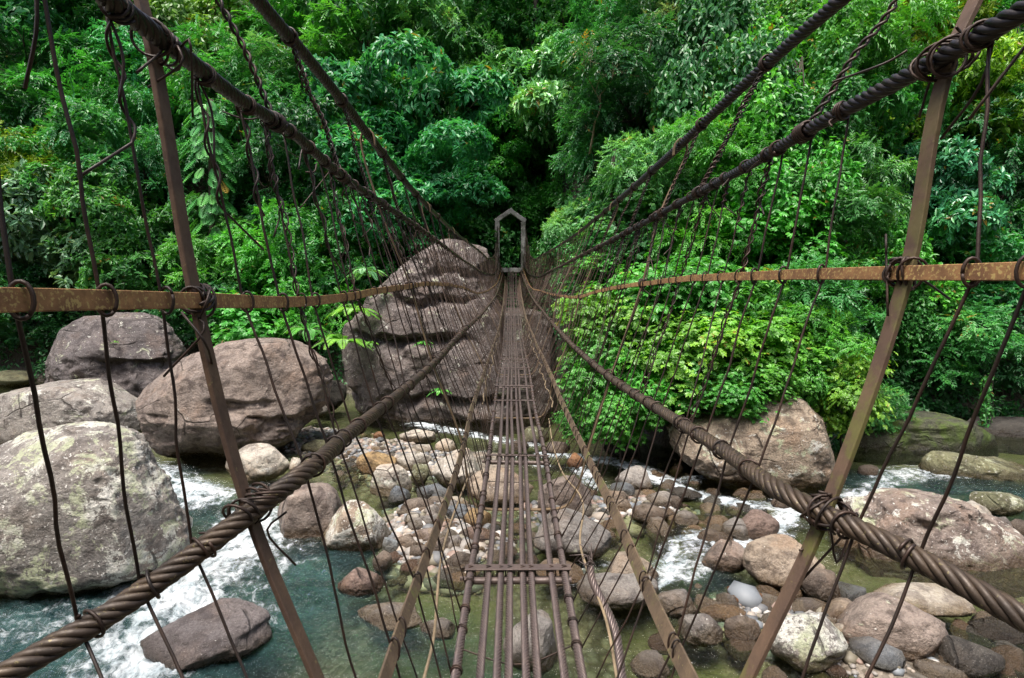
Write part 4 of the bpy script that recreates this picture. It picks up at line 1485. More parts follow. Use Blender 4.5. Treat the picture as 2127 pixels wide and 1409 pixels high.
def frond_plant(name, seed, nf, L, pairs, leafL, leafW, droop, mat, spread=(.2, 1.1), upright=.9):
    g = np.random.default_rng(seed)
    mb, tints = MB(), []
    stems = MB()
    for f in range(nf):
        az = f / nf * 2 * PI + g.uniform(-.3, .3)
        el = g.uniform(*spread)
        Lf = L * g.uniform(.75, 1.15)
        s = np.linspace(0, 1, pairs)
        h = np.array([math.cos(az), math.sin(az), 0])
        p = h[None] * (s * math.cos(el) * Lf)[:, None] + np.array([0, 0, 1.0])[None] * (s * math.sin(el) * Lf - droop * Lf * s ** 2.1)[:, None]
        tg = nrmz(np.gradient(p, axis=0))
        sd = np.cross(tg, [0, 0, 1.0])
        sd = nrmz(sd)
        nr = np.cross(sd, tg)
        prof = np.sin(np.clip(s * .95 + .05, 0, 1) * PI) ** .6
        tn = g.uniform(.25, .8)
        for sg in (-1, 1):
            ax = sd * sg + tg * .55 - np.array([0, 0, .22])
            leaves(mb, p, ax, nr + g.normal(0, .08, p.shape), leafL * prof * g.uniform(.9, 1.1, pairs), leafW, np.clip(tn + g.normal(0, .06, pairs), 0, 1), tints, .12)
        tube(stems, p[::max(1, pairs // 8)], L * .006, 4)
    fo = mb.mesh(name, mat, smooth=False, face_attr={'tint': np.concatenate(tints)})
    return fo, stems


CROWNS = {}
spec = [  # key, kind, radii, lobes, clusters, leaf length, material
    ('broad_a', 'broad', (2.6, 2.4, 2.0), 16, 2175, .2, LEAF), ('broad_b', 'broad', (2.5, 2.6, 2.4), 20, 2465, .19, LEAF), ('broad_c', 'broad', (2.7, 2.4, 1.8), 14, 1885, .23, LEAF_GLOSSY),
    ('broad_d', 'broad', (2.5, 2.5, 2.6), 18, 2320, .175, LEAF), ('fine_a', 'fine', (2.7, 2.5, 1.8), 16, 1500, .12, LEAF), ('fine_b', 'fine', (2.5, 2.5, 2.2), 20, 1600, .115, LEAF),
    ('fine_c', 'fine', (2.6, 2.4, 2.6), 18, 1500, .13, LEAF), ('vine_a', 'vine', (2.0, 1.8, 2.9), 18, 1300, .17, LEAF), ('vine_b', 'vine', (2.3, 2.0, 2.4), 16, 1300, .19, LEAF),
    ('palm_a', 'palm', (2.6, 2.4, 1.9), 18, 1100, .19, LEAF), ('palm_b', 'palm', (2.4, 2.4, 2.2), 20, 1100, .18, LEAF),
    ('loose_a', 'broad', (2.5, 2.3, 2.4), 13, 1305, .2, LEAF), ('loose_b', 'fine', (2.5, 2.4, 2.5), 13, 900, .14, LEAF)]
for i, (key, kind, rr, nl, nc, ll, m) in enumerate(spec):
    CROWNS[key] = (*crown_mesh('crown', 300 + i * 7, kind, *rr, nl, nc, ll, m, .05 if key.startswith('loose') else 0.0), rr)
# low bushes seen closer: smaller leaves
NEAR = {}
for i, (key, kind, rr, nl, nc, ll, m) in enumerate([
        ('palm_n1', 'palm', (1.6, 1.4, 1.2), 20, 1150, .15, LEAF), ('palm_n2', 'palm', (1.5, 1.5, 1.3), 18, 1150, .145, LEAF), ('palm_n3', 'palm', (1.7, 1.4, 1.1), 22, 1200, .155, LEAF),
        ('broad_n', 'broad', (1.6, 1.5, 1.3), 20, 1100, .15, LEAF),
        ('fine_n1', 'fine', (1.6, 1.5, 1.2), 18, 1300, .09, LEAF)]):
    CROWNS[key] = (*crown_mesh('foliage', 500 + i * 7, kind, *rr, nl, nc, ll, m), rr)


def trunk_mesh(H, r, lobes, seed, sc):
    g = np.random.default_rng(seed)
    mb = MB()
    n = 12
    t = np.linspace(0, 1, n)
    w = np.stack([fbm(np.stack([t * 1.6, t * 0, t * 0], 1), 2, seed), fbm(np.stack([t * 1.6, t * 0 + 5, t * 0], 1), 2, seed + 1), t * 0], 1) * H * .12
    w *= t[:, None]
    top = H + sc[2] * .35
    p = np.stack([t * 0, t * 0, -.6 + t * (top + .6)], 1) + w
    tube(mb, p, r * (1.25 - .9 * t), 9)
    for l in lobes[:7]:
        e = l * sc + np.array([0, 0, H])
        k = int(n * g.uniform(.55, .85))
        s = p[k]
        m = (s + e) / 2 + g.normal(0, .15, 3) + np.array([0, 0, -.1])
        q = spline(np.array([s, m, e]), n=8)
        tube(mb, q, r * .45 * np.linspace(1, .2, 8), 6)
    return mb


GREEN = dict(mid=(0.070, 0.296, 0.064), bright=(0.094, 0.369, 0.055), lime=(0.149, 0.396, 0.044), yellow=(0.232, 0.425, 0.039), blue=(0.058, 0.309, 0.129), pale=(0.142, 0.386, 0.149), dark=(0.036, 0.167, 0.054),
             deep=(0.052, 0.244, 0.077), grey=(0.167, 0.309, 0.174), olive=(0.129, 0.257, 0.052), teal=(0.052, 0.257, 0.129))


YV = np.arange(13.5, 75, .15)


def hit_ground(px, py, above):
    d = ray(px, py)
    q = d[None] * (YV / d[1])[:, None]
    m = q[:, 2] - above <= ground(q[:, 0], q[:, 1])
    return q[int(np.argmax(m))] if m.any() else P(px, py, 70)


def plant(px, py, w, h, key, tone, label, trunk=1.6, cat='tree', name=None, group=None, tr=.1, pale=False, at=None):
    """plant whose crown is w x h px wide around (px,py); stands on the slope below"""
    me, lobes, rr = CROWNS[key]
    q = P(px, py, at) if at else None
    for _ in range(2):
        Yv = q[1] if q is not None else 34
        s = np.array([w / 2 / F * Yv / rr[0], 0, h / 2 / F * Yv / rr[2]]) * 1.3
        s[1] = (s[0] + s[2]) / 2
        above = trunk + rr[2] * s[2] * .75
        if at:
            break
        q = hit_ground(px, py, above)
    g0 = float(ground(q[0], q[1]))
    if at is None:
        g0 = min(g0, q[2] - above * .6)
    else:
        g0 = min(g0, q[2] - .4)
    nm = name or ('jungle_tree' if cat == 'tree' else 'leafy_bush')
    root = empty(nm, (q[0], q[1], g0))
    tag(root, label, cat, group)
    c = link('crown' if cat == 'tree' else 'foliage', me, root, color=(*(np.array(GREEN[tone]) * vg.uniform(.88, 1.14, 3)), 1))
    H = q[2] - g0
    c.location = (0, 0, H)
    c.scale = s
    c.rotation_euler = (0, 0, float(vg.uniform(0, 6.28)))
    rot = c.rotation_euler[2]
    M = np.array([[math.cos(rot), -math.sin(rot), 0], [math.sin(rot), math.cos(rot), 0], [0, 0, 1]])
    lob = (lobes * s) @ M.T
    tm = trunk_mesh(max(H, .3), tr if cat == 'tree' else .035, lob, int(vg.integers(1e6)), np.array([1, 1, 1.0]))
    link('trunk' if cat == 'tree' else 'stem', tm.mesh('trunk', BARK_PALE if pale else BARK), root)
    return root


TREES = [  # px, py, w, h, crown, tone, label
    (60, 70, 330, 300, 'broad_b', 'deep', 'dark green tree filling the top left corner'),
    (215, 70, 250, 240, 'loose_a', 'mid', 'loose tree behind the first hanger wires, top left'),
    (430, 60, 240, 300, 'vine_a', 'olive', 'olive tree hung with vines, above the left hand rope'),
    (640, 40, 260, 220, 'fine_a', 'bright', 'bright small leaved tree at the top, right of the left main cable'),
    (770, 70, 220, 260, 'broad_a', 'mid', 'mid green tree at the top between main cable and pale tree'),
    (900, 60, 230, 230, 'fine_b', 'pale', 'pale layered tree reaching the top edge, left of the dark bare trunk'),
    (1010, 60, 190, 240, 'broad_d', 'deep', 'dark tree crown just left of the black trunk at the top'),
    (1170, 50, 240, 220, 'broad_b', 'mid', 'mid green tree crown right of the black trunk at the top'),
    (1300, 70, 220, 260, 'fine_c', 'deep', 'deep green feathery tree at the top, right of centre'),
    (1400, 50, 200, 210, 'loose_b', 'grey', 'grey green misty tree at the top right of centre'),
    (1490, 170, 220, 320, 'vine_b', 'deep', 'dark vine draped tree between the two right cables'),
    (1630, 60, 240, 240, 'vine_a', 'mid', 'vine clad tree behind the thick twisted tie, top right'),
    (1760, 110, 240, 260, 'fine_a', 'bright', 'bright tree crossed by the right hand rope'),
    (1870, 60, 240, 240, 'broad_a', 'yellow', 'yellow green tree behind the top of the right hoop post'),
    (2070, 60, 280, 260, 'broad_d', 'mid', 'mid green tree in the top right corner'),
    (50, 220, 260, 260, 'fine_c', 'dark', 'dark feathery tree on the left edge, second row down'),
    (190, 240, 260, 240, 'fine_b', 'mid', 'mid green tree left of the left hoop post'),
    (330, 180, 200, 220, 'loose_b', 'blue', 'bluish loose tree behind the top of the left hoop post'),
    (490, 180, 220, 240, 'fine_a', 'mid', 'layered tree just under the left hand rope'),
    (590, 200, 270, 190, 'fine_b', 'pale', 'pale spreading tree between hand rope and left main cable'),
    (740, 200, 260, 240, 'fine_c', 'bright', 'bright feathery tree crossed by the left main cable'),
    (860, 240, 320, 290, 'broad_a', 'blue', 'large round bluish green tree left of centre'),
    (960, 190, 220, 250, 'fine_a', 'mid', 'mid green tree behind the large bluish tree'),
    (1050, 150, 170, 200, 'broad_d', 'mid', 'rounded tree at the foot of the black trunk'),
    (1150, 220, 270, 220, 'broad_c', 'pale', 'pale drooping tree above the gate, with bare twigs beside it'),
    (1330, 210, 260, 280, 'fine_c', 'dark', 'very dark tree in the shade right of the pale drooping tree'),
    (1560, 250, 230, 280, 'vine_b', 'bright', 'bright climber covered tree in front of the right main cable'),
    (1680, 250, 220, 260, 'vine_a', 'mid', 'vine wrapped tree behind the right twisted tie'),
    (1790, 290, 220, 260, 'loose_a', 'mid', 'loose tree below the right hand rope, left of the hoop post'),
    (1930, 210, 240, 220, 'broad_a', 'yellow', 'yellow topped tree right of the right hoop post'),
    (2080, 220, 260, 240, 'broad_b', 'lime', 'lime green tree on the right edge below the hand rope'),
    (60, 370, 260, 230, 'fine_a', 'yellow', 'yellow green tree on the left edge above the grey leaved bush'),
    (190, 380, 250, 230, 'broad_d', 'mid', 'mid green tree with sparse yellow leaves, between the left wires'),
    (300, 340, 210, 230, 'fine_b', 'deep', 'deep green tree directly behind the left hoop post'),
    (560, 340, 230, 240, 'fine_c', 'deep', 'deep green feathery tree behind the double twisted wire'),
    (690, 350, 230, 240, 'loose_a', 'dark', 'dark gap tree between left hand rope and main cable'),
    (860, 400, 290, 250, 'broad_b', 'blue', 'bluish tree under the large round tree, left of centre'),
    (980, 340, 200, 280, 'broad_d', 'mid', 'dark tree in the shade left of the gate', 36.5),
    (1150, 330, 230, 240, 'loose_a', 'mid', 'tree with drooping leaves right above the gate', 36.5),
    (1062, 330, 200, 150, 'broad_a', 'bright', 'bright green tree filling the slope straight behind the gate top', 36),
    (1065, 225, 230, 180, 'fine_a', 'bright', 'bright layered tree in the gap high above the gate'),
    (1250, 330, 200, 240, 'fine_c', 'deep', 'deep green tree behind the bare twigs'),
    (1370, 360, 230, 220, 'fine_a', 'pale', 'pale layered tree beside the right main cable, above the gate'),
    (1480, 370, 230, 220, 'fine_b', 'bright', 'bright small leaved tree where the third hoop meets the main cable'),
    (1600, 400, 240, 230, 'vine_b', 'bright', 'bright tree below the right hand rope near the third hoop'),
    (1730, 420, 230, 230, 'fine_a', 'mid', 'mid green tree above the middle of the right flat rail'),
    (1940, 430, 270, 240, 'broad_c', 'teal', 'tree with big star shaped leaf whorls, right of the right hoop post'),
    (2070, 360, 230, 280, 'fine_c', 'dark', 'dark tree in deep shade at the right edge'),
]
for px, py, w, h, key, tone, lab, *at in TREES:
    plant(px, py, w, h, key, tone, lab, trunk=vg.uniform(1.2, 2.4), tr=vg.uniform(.07, .14), at=at[0] if at else None)

BUSH = [
    (110, 500, 330, 230, 'broad_c', 'grey', 'broad grey green bush with long leaves above the left flat rail'),
    (290, 510, 220, 230, 'broad_b', 'mid', 'mid green bush behind the second wire left of the hoop post'),
    (500, 560, 190, 170, 'fine_b', 'bright', 'bright low bush just above the left flat rail, right of the post'),
    (610, 530, 230, 190, 'fine_a', 'bright', 'bright feathery bush behind the rail, left of the giant rock'),
    (720, 520, 230, 200, 'broad_d', 'mid', 'rounded bush at the left shoulder of the giant rock'),
    (800, 480, 170, 170, 'fine_b', 'mid', 'bush on the slope above the giant rock'),
    (560, 650, 260, 160, 'palm_a', 'bright', 'bright bush under the left rail behind the split pinkish boulder'),
    (420, 640, 200, 150, 'broad_d', 'dark', 'dark bush under the left rail beside the hoop post'),
    (690, 650, 150, 180, 'fine_b', 'bright', 'leafy bush pressed against the left side of the giant rock'),
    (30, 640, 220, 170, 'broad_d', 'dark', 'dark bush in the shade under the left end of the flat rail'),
    (960, 470, 130, 130, 'palm_a', 'bright', 'bright bush just left of the gate', 35.5),
    (1010, 430, 120, 150, 'vine_a', 'mid', 'creeper bush behind the left gate post', 37),
    (1060, 520, 110, 120, 'fine_b', 'mid', 'bush seen through the gate opening', 35.2),
    (1192, 500, 120, 160, 'vine_b', 'mid', 'vine covered bush right of the gate', 31.5),
    (1150, 420, 130, 140, 'vine_a', 'bright', 'leafy climber above the right gate post', 35),
    (1240, 490, 150, 150, 'fine_c', 'pale', 'pale ferny bush between gate and right main cable'),
    (1340, 480, 190, 180, 'palm_b', 'pale', 'pale green bush behind the second right hoop'),
    (1240, 560, 170, 120, 'broad_c', 'mid', 'bush with large hanging leaves under the right hand rope'),
    (1460, 500, 210, 180, 'fine_a', 'bright', 'bright fine leaved bush above the right flat rail'),
    (1590, 520, 230, 190, 'palm_a', 'bright', 'bright bush above the middle of the right flat rail'),
    (1720, 530, 220, 180, 'broad_d', 'mid', 'mid green bush left of the right hoop post above the rail'),
    (1830, 560, 200, 180, 'vine_b', 'bright', 'climber heap behind the right hoop post at rail height'),
    (1990, 570, 230, 200, 'broad_b', 'deep', 'deep green bush right of the hoop post crossing the rail'),
    (2110, 560, 200, 220, 'fine_b', 'mid', 'bush at the right edge crossing the rail'),
    (1960, 720, 230, 200, 'fine_c', 'deep', 'dark overhanging bush above the far bank at right'),
    (2090, 720, 200, 220, 'broad_d', 'dark', 'dark bush above the right channel at the edge'),
    (1000, 520, 120, 120, 'palm_a', 'mid', 'bush low behind the giant rock, left of the gate foot', 34.9),
    (1300, 590, 200, 130, 'palm_b', 'bright', 'bright loose bush between the right hand rope and the wavy rail', 23),
    (1420, 590, 230, 130, 'fine_b', 'bright', 'feathery bush at rail height above the lime bushes', 22.5),
    (1560, 600, 230, 140, 'palm_a', 'mid', 'leafy bush at rail height over the middle of the thicket', 22.5),
    (1700, 620, 200, 150, 'loose_a', 'bright', 'loose bush just left of the right hoop post under the rail', 22),
    (1870, 660, 190, 170, 'vine_b', 'mid', 'trailing bush right of the hoop post below the rail'),
]
for px, py, w, h, key, tone, lab, *at in BUSH:
    plant(px, py, w, h, key, tone, lab, trunk=.35, cat='bush', at=at[0] if at else None)

NEARB = [  # the bright thicket over the pointed boulder: placed by distance
    (1290, 690, 190, 170, 'palm_n1', 'lime', 18.8, 'lime bush nearest the deck on the right, under the flat rail'),
    (1380, 640, 240, 150, 'palm_n3', 'bright', 19.0, 'bright bush right below the wavy part of the right rail'),
    (1520, 640, 240, 160, 'broad_n', 'bright', 18.6, 'bright bush below the middle of the right rail'),
    (1650, 650, 230, 170, 'fine_n1', 'mid', 18.8, 'fine leaved bush below the rail left of the right post'),
    (1275, 800, 140, 180, 'palm_n2', 'bright', 17.6, 'green bush trailing to the water right of the deck'),
    (1330, 780, 200, 190, 'broad_n', 'bright', 17.2, 'lime bush crossed by the right side rope'),
    (1440, 750, 220, 170, 'palm_n1', 'lime', 17.0, 'yellow green bush heaped left of the pointed boulder'),
    (1560, 740, 220, 160, 'palm_n2', 'lime', 16.8, 'yellow green bush heaped right above the pointed boulder'),
    (1680, 740, 190, 170, 'fine_n1', 'bright', 17.0, 'bright bush over the right shoulder of the pointed boulder'),
    (1490, 810, 170, 110, 'palm_n1', 'bright', 15.9, 'low leafy fringe over the left top of the pointed boulder'),
    (1750, 810, 120, 150, 'palm_n2', 'lime', 16.4, 'small lime bush left of the right post hanging towards the mossy shelf'),
    (1290, 870, 130, 90, 'palm_n3', 'bright', 16.6, 'drooping leaves with yellow tips just above the white water'),
    (1205, 875, 70, 70, 'palm_n1', 'bright', 17.8, 'small bush at the foot of the giant rock right of the deck'),
    (1600, 800, 110, 70, 'palm_n2', 'bright', 15.7, 'tuft of leaves on the very top of the pointed boulder'),
    (1830, 850, 110, 80, 'fine_n1', 'mid', 18.6, 'sparse shrub on the mossy shelf right of the post'),
]
for px, py, w, h, key, tone, d, lab in NEARB:
    plant(px, py, w, h, key, tone, lab, cat='bush', at=d)

# ferns, palms and other single plants
fern_me, fern_st = frond_plant('fronds', 71, 11, 1.0, 22, .17, .045, .75, LEAF, (.4, 1.2))
fern_sm = fern_st.mesh('stalks', BARK)
palm_me, palm_st = frond_plant('fronds', 72, 10, 2.0, 30, .5, .05, .8, LEAF, (.35, 1.2))
palm_sm = palm_st.mesh('stalks', BARK)
nest_me, nest_st = frond_plant('fronds', 73, 14, .8, 12, .09, .12, .45, LEAF_GLOSSY, (.3, 1.2))
nest_sm = nest_st.mesh('stalks', BARK)


def fern(px, py, size_px, me, sm, tone, label, name, cat, at=None, above=.2):
    q = P(px, py, at) if at else hit_ground(px, py, above)
    s = size_px / F * q[1] / 2
    root = empty(name, q)
    tag(root, label, cat)
    ref = 1.0 if me is not palm_me else 2.0
    for nm, m in (('fronds', me), ('stalks', sm)):
        o = link(nm, m, root, color=(*GREEN[tone], 1))
        o.scale = (s / ref,) * 3
        o.rotation_euler = (0, 0, float(vg.uniform(0, 6)))
    return root


FERNS = [
    (160, 85, 150, 'palm', 'teal', 'bluish palm crown at the top left', None), (360, 60, 150, 'palm', 'teal', 'palm with drooping fronds right of the left hoop post, top', None),
    (1075, 215, 110, 'palm', 'deep', 'dark palm fronds above the gate, left of the pale drooping tree', None), (1640, 130, 100, 'palm', 'deep', 'palm tuft behind the right twisted tie', None),
    (1480, 55, 90, 'palm', 'mid', 'small palm tuft at the top between the right cables', None), (1350, 250, 110, 'palm', 'teal', 'palm fronds in the shade right of the pale drooping tree', None),
    (1085, 320, 90, 'nest', 'yellow', 'yellow green bird nest fern perched in the tree over the gate', None), (1200, 330, 80, 'nest', 'lime', 'lime fern clump perched right of the bird nest fern', None),
    (640, 690, 150, 'fern', 'bright', 'large fern left of the giant rock under the rail', 23.5), (670, 625, 110, 'fern', 'mid', 'fern beside the left flat rail near the giant rock', 24),
    (712, 715, 170, 'fern', 'lime', 'yellowish fern tuft on the left flank of the giant rock', 21.6), (735, 650, 150, 'fern', 'lime', 'lime ferns on the left ledge of the giant rock', 22.2),
    (880, 715, 60, 'fern', 'bright', 'little fern in the ledge crack of the giant rock', 21.4), (915, 815, 70, 'fern', 'bright', 'small fern low on the giant rock by the second hoop', 21.3),
    (760, 570, 120, 'fern', 'pale', 'pale ferny tuft on top of the left shoulder of the giant rock', 23.6), (790, 610, 60, 'fern', 'lime', 'tiny fern by the flat rail on the giant rock', 22.4),
    (770, 715, 50, 'fern', 'lime', 'tiny fern under the long ledge of the giant rock', 21.3),
    (240, 712, 24, 'nest', 'lime', 'tiny bright seedling growing on the dark purplish boulder', 22.9),
    (640, 600, 120, 'palm', 'bright', 'arching palm like fern above the left rail', None), (1690, 620, 110, 'fern', 'bright', 'bright fern below the right rail, left of the post', 20.5),
    (1240, 450, 110, 'palm', 'pale', 'pale palm fronds right of the gate', None), (1125, 480, 70, 'nest', 'bright', 'broad leaf fern just right of the gate', 34),
    (2010, 640, 110, 'fern', 'deep', 'dark fern right of the hoop post under the rail', None),
]
for px, py, s, kind, tone, lab, at in FERNS:
    me, sm = dict(fern=(fern_me, fern_sm), palm=(palm_me, palm_sm), nest=(nest_me, nest_sm))[kind]
    fern(px, py, s, me, sm, tone, lab, 'palm' if kind == 'palm' else 'fern', 'palm' if kind == 'palm' else 'fern', at, .9 if kind == 'palm' else 1.2)

# climber with big slit leaves on a trunk, left of centre
q = hit_ground(440, 520, .6)
q = ray(440, 520) * ((q[1] - 3.0) / ray(440, 520)[1])
root = empty('climber', q)
tag(root, 'tall climber with big slit leaves on a trunk right of the left hoop post', 'climbing plant')
cm, tints = MB(), []
stm = MB()
Hc = 300 / F * q[1]
tube(stm, np.stack([np.linspace(0, .3, 10), np.zeros(10), np.linspace(-1.5, Hc, 10)], 1), .16, 8)
for k in range(95):
    z = vg.uniform(0, Hc)
    az = vg.uniform(-PI * .95, -.05 * PI)
    w = .35 + .35 * math.sin(z / Hc * PI)
    c = np.array([math.cos(az) * w * 1.3 + .1, math.sin(az) * w, z])
    L = vg.uniform(.55, .95)
    s = np.linspace(.05, 1, 9)
    out = np.array([math.cos(az) * .8, math.sin(az) * .8, -.75])
    out /= np.linalg.norm(out)
    p = c + out * (s * L)[:, None] - np.array([0, 0, .2]) * (s ** 2 * L)[:, None]
    tg = nrmz(np.gradient(p, axis=0))
    sd = nrmz(np.cross(tg, [0, 0, 1.0]))
    nr = np.cross(sd, tg)
    tn = vg.uniform(.3, .85) if k != 40 else .999
    for sg in (-1, 1):
        leaves(cm, p, sd * sg + tg * .6, nr, L * .42 * np.sin(s * .8 * PI + .35) + .03, .115, np.full(9, tn), tints, .12)
link('leaves', cm.mesh('leaves', LEAF_GLOSSY, False, face_attr={'tint': np.concatenate(tints)}), root, color=(.07, .3, .07, 1))
link('trunk', stm.mesh('trunk', BARK), root)

# bare twigs, a black trunk and other bare wood


def bare(px, py, hpx, label, mat, seed, depth=4, spread=.6, above=.4, name='bare_tree', r0=.05, lean=(0, 0)):
    g = np.random.default_rng(seed)
    q = hit_ground(px, py, above)
    q = ray(px, py) * ((q[1] - 5.0) / ray(px, py)[1])
    H = hpx / F * q[1]
    mb = MB()

    def grow(p, d, L, r, lev):
        n = 6
        pts = [p]
        for i in range(n):
            d2 = unit(d + g.normal(0, .16, 3) + np.array([0, 0, .03]))
            pts.append(pts[-1] + d2 * L / n)
            d = d2
        tube(mb, np.array(pts), np.linspace(r, r * .55, n + 1), 6 if lev > 1 else 4)
        if lev > 0:
            for k in range(3):
                j = int(g.integers(2, n + 1))
                grow(pts[j], unit(d + g.normal(0, spread, 3)), L * g.uniform(.5, .75), r * .55, lev - 1)
    grow(np.zeros(3), unit(np.array([lean[0], -.1, 1.0])), H * .5, r0, depth)
    tag(link(name, mb.mesh(name, mat), loc=q), label, 'bare tree')


bare(1225, 320, 230, 'leafless pale branching twigs right of the pale drooping tree above the gate', BARK_PALE, 5, 4, .7, 2.0, r0=.05, lean=(.25, 0))
bare(1885, 90, 130, 'thin leafless pale branches at the top left of the right hoop post', BARK_PALE, 8, 3, .6, 1.0, r0=.035)
q = hit_ground(1103, 150, .2)
q = ray(1103, 150) * ((q[1] - 7.0) / ray(1103, 150)[1])
root = empty('tree_trunk', q)
tag(root, 'tall black bare trunk at the top centre', 'tree')
mb = MB()
Ht = 260 / F * q[1]
t = np.linspace(0, 1, 14)
tube(mb, np.stack([fbm(np.stack([t * 2, t * 0, t * 0], 1), 2, 3) * .4 + t * .35, t * 0, -6 + t * (Ht + 6)], 1), .24 - .09 * t, 10)
link('trunk', mb.mesh('trunk', mat_bark('bark_black', (.008, .007, .006), (.03, .025, .02))), root)
mb = MB()
for k, (a, b) in enumerate(((.62, (1.9, -.2, 1.6)), (.75, (-1.2, .2, 1.5)))):
    s = np.array([.2, 0, -1.5 + a * (Ht + 1.5)])
    tube(mb, spline(np.array([s, s + np.array(b) * .5 + (0, 0, -.1), s + np.array(b)]), n=9), np.linspace(.09, .04, 9), 7)
link('limb', mb.mesh('limb', bpy.data.materials['bark_black']), root)

# vine covered grey trunks standing in the wood
for px, py, hp, lab, w in ((1640, 260, 230, 'brown vine tangled trunk between the right cables', .16), (1455, 190, 200, 'thin dark trunk between the right main cable and the dark trees', .09),
                           (840, 230, 150, 'thin brown trunk left of the large bluish tree', .07), (1275, 420, 200, 'slim dark trunk right of the gate', .08), (990, 130, 200, 'slim brown trunk left of the black trunk', .08),
                           (275, 60, 190, 'pair of thin mossy stems at the top behind the left hoop post', .08), (460, 110, 220, 'brown trunk hung with dry vines above the left hand rope', .16)):
    q = hit_ground(px, py + hp * .5, .1)
    q = ray(px, py + hp * .5) * ((q[1] - 2.2) / ray(px, py + hp * .5)[1])
    H = hp / F * q[1]
    root = empty('tree_trunk', q)
    tag(root, lab, 'tree trunk')
    mb = MB()
    t = np.linspace(0, 1, 10)
    sd = int(vg.integers(1e5))
    base = np.stack([fbm(np.stack([t * 2, t * 0, t * 0], 1), 2, sd) * .35, t * 0, -5 + t * (H + 5)], 1)
    tube(mb, base, w * (1.1 - .4 * t), 9)
    link('trunk', mb.mesh('trunk', BARK), root)
    mb = MB()
    for k in range(7):
        off = vg.normal(0, w * 1.1, 2)
        p = base + np.stack([fbm(np.stack([t * 5 + k, t * 0, t * 0], 1), 2, sd + k) * w * 2 + off[0], t * 0 - w - abs(off[1]), t * 0], 1)
        tube(mb, p, vg.uniform(.012, .025), 5)
    link('vine', mb.mesh('vine', BARK), root)

# the undergrowth that clothes the slope between the trees
n = 46000
x = vg.uniform(-46, 46, n)
y = bank_start(x, np.full(n, 28.0)) + vg.uniform(.6, 22, n) ** 1.0
ok = np.abs(x / y) < 1.25
x, y = x[ok], y[ok]
y = np.maximum(y, bank_start(x, y) + .6)
z = ground(x, y)
pos = np.stack([x, y, z], 1)
dens = fbm(pos * .4, 3, 77) > -.2
pos = pos[dens]
n = len(pos)
um, tints = MB(), []
out = nrmz(np.array([0, -.8, .6]) + vg.normal(0, .2, (n, 3)))
c0 = pos + out * vg.uniform(.1, .9, (n, 1))
tn = np.clip(.35 + .3 * fbm(pos * .3, 3, 5) + vg.normal(0, .1, n), 0, .98)
for j in range(6):
    ax = nrmz(vg.normal(0, 1, (n, 3))) + out * .5 - np.array([0, 0, .35])
    leaves(um, c0 + vg.normal(0, .14, (n, 3)), ax, out + np.array([0, 0, .6]) + vg.normal(0, .3, (n, 3)), vg.uniform(.14, .3, n), vg.uniform(.08, .14, n), np.clip(tn + vg.normal(0, .12, n), 0, 1), tints)
tag(link('undergrowth', um.mesh('undergrowth', LEAF, False, face_attr={'tint': np.concatenate(tints)}), color=(.045, .2, .055, 1)), kind='stuff')

# vines hanging in strings from the trees


def vine_mesh(seed, L, sparse):
    g = np.random.default_rng(seed)
    mb, tints, st = MB(), [], MB()
    t = np.linspace(0, 1, 16)
    for k in range(4):
        o = g.normal(0, .22, 2)
        Lk = L * g.uniform(.55, 1)
        p = np.stack([o[0] + fbm(np.stack([t * 2 + k * 9, t * 0, t * 0], 1), 2, seed) * .3, o[1] + t * 0, -t * Lk], 1)
        tube(st, p, .014, 4)
        m = int(70 * sparse * Lk / 3)
        u = g.random(m) ** .8
        c = np.stack([np.interp(u, t, p[:, i]) for i in range(3)], 1) + g.normal(0, .1, (m, 3))
        ax = g.normal(0, .6, (m, 3)) - np.array([0, 0, .8])
        leaves(mb, c, ax, np.array([0, -1.0, .7]) + g.normal(0, .35, (m, 3)), g.uniform(.13, .24, m), g.uniform(.09, .15, m), np.clip(.55 + g.normal(0, .2, m), 0, .99), tints)
    return mb.mesh('leaves', LEAF, False, face_attr={'tint': np.concatenate(tints)}), st.mesh('strings', BARK)


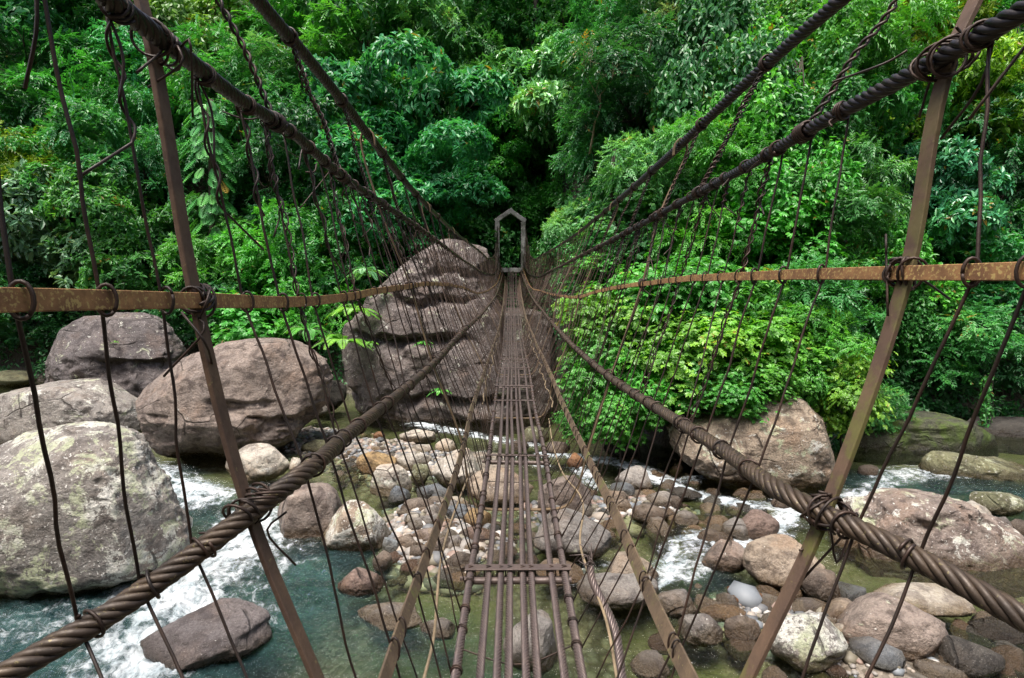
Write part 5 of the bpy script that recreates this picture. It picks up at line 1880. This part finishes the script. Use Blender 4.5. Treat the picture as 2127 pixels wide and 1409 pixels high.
VM = [vine_mesh(810 + i, 3.6, s) for i, s in enumerate((1.0, .5, 1.4))]
for i, (px, py, L, tone, lab) in enumerate([
        (455, 110, 190, 'olive', 'olive vine strings hanging above the left hand rope'), (395, 40, 150, 'mid', 'vine strings right beside the top of the left hoop post'),
        (280, 80, 150, 'deep', 'dark vine strings at the top left of the left hoop post'), (690, 190, 160, 'mid', 'vine hanging under the left main cable'),
        (830, 130, 140, 'bright', 'bright vine hanging left of the pale layered tree'), (1020, 260, 150, 'deep', 'dark vine hanging in the gap above the gate'),
        (1270, 150, 170, 'mid', 'vine strings in the dark gap right of the pale drooping tree'), (1425, 110, 170, 'deep', 'dark vine strings beside the grey green misty tree'),
        (1600, 60, 180, 'bright', 'bright vine curtain behind the right main cable at the top'), (1545, 330, 170, 'bright', 'bright vine below the crossing of the right cables'),
        (1640, 330, 170, 'mid', 'vine hanging below the thick twisted tie'), (1780, 40, 160, 'mid', 'vine between the thick twisted tie and the right hoop post'),
        (1990, 300, 170, 'mid', 'vine hanging right of the right hoop post in the shade'), (2090, 440, 170, 'deep', 'dark vine at the right edge above the rail'),
        (100, 150, 160, 'deep', 'dark vine near the top of the leftmost wires'), (1230, 400, 150, 'bright', 'bright vine hanging right above the gate'),
        (950, 380, 150, 'mid', 'vine hanging down to the bush left of the gate'), (2060, 780, 130, 'mid', 'vine trailing over the far bank at the right edge')]):
    q = hit_ground(px, py + L * .5, .6)
    dq = ray(px, py)
    q = dq * ((q[1] - 2.6) / dq[1])
    sc = L / F * q[1] / 3.6
    root = empty('hanging_vine', q)
    tag(root, lab, 'vine')
    for m, nm in zip(VM[i % 3], ('leaves', 'strings')):
        o = link(nm, m, root, color=(*GREEN[tone], 1))
        o.scale = (sc, sc, sc)
        o.rotation_euler = (0, 0, float(vg.uniform(-.6, .6)))
# ================================================================== LIGHT AND CAMERA
SUN_EL, SUN_AZ = R(72), R(215)        # azimuth of the light, measured clockwise from +Y
w = bpy.data.worlds.new('World')
SC.world = w
w.use_nodes = True
nt = w.node_tree
nt.nodes.clear()
sky = nt.nodes.new('ShaderNodeTexSky')
sky.sky_type = 'NISHITA'
sky.sun_disc = False
sky.sun_elevation = SUN_EL
sky.sun_rotation = SUN_AZ
sky.air_density = 1.0
sky.dust_density = 6.0
bg = nt.nodes.new('ShaderNodeBackground')
bg.inputs[1].default_value = .12
wo = nt.nodes.new('ShaderNodeOutputWorld')
nt.links.new(sky.outputs[0], bg.inputs[0])
nt.links.new(bg.outputs[0], wo.inputs[0])
ld = bpy.data.lights.new('sun', 'SUN')
ld.energy = 3.0
ld.angle = R(32)
ld.color = (1, .96, .9)
so = bpy.data.objects.new('sun', ld)
COL.objects.link(so)
sd = Vector((math.sin(SUN_AZ) * math.cos(SUN_EL), math.cos(SUN_AZ) * math.cos(SUN_EL), math.sin(SUN_EL)))
so.rotation_euler = (-sd).to_track_quat('-Z', 'Y').to_euler()
so.location = sd * 40

cd = bpy.data.cameras.new('camera')
cd.sensor_fit = 'HORIZONTAL'
cd.sensor_width = 36.0
cd.lens = 36.0 * F / 2127.0
cd.clip_start = .05
cd.clip_end = 500
co = bpy.data.objects.new('camera', cd)
COL.objects.link(co)
co.location = (0, 0, 0)
co.rotation_euler = (PI / 2 - TH, 0, 0)
SC.camera = co

SC.view_settings.view_transform = 'Standard'
SC.view_settings.look = 'None'
SC.view_settings.exposure = 1.02
SC.view_settings.gamma = 1.0
SC.render.engine = 'CYCLES'
SC.cycles.max_bounces = 8
SC.cycles.transparent_max_bounces = 12
SC.cycles.use_denoising = True
SC.cycles.caustics_reflective = False
SC.cycles.caustics_refractive = False
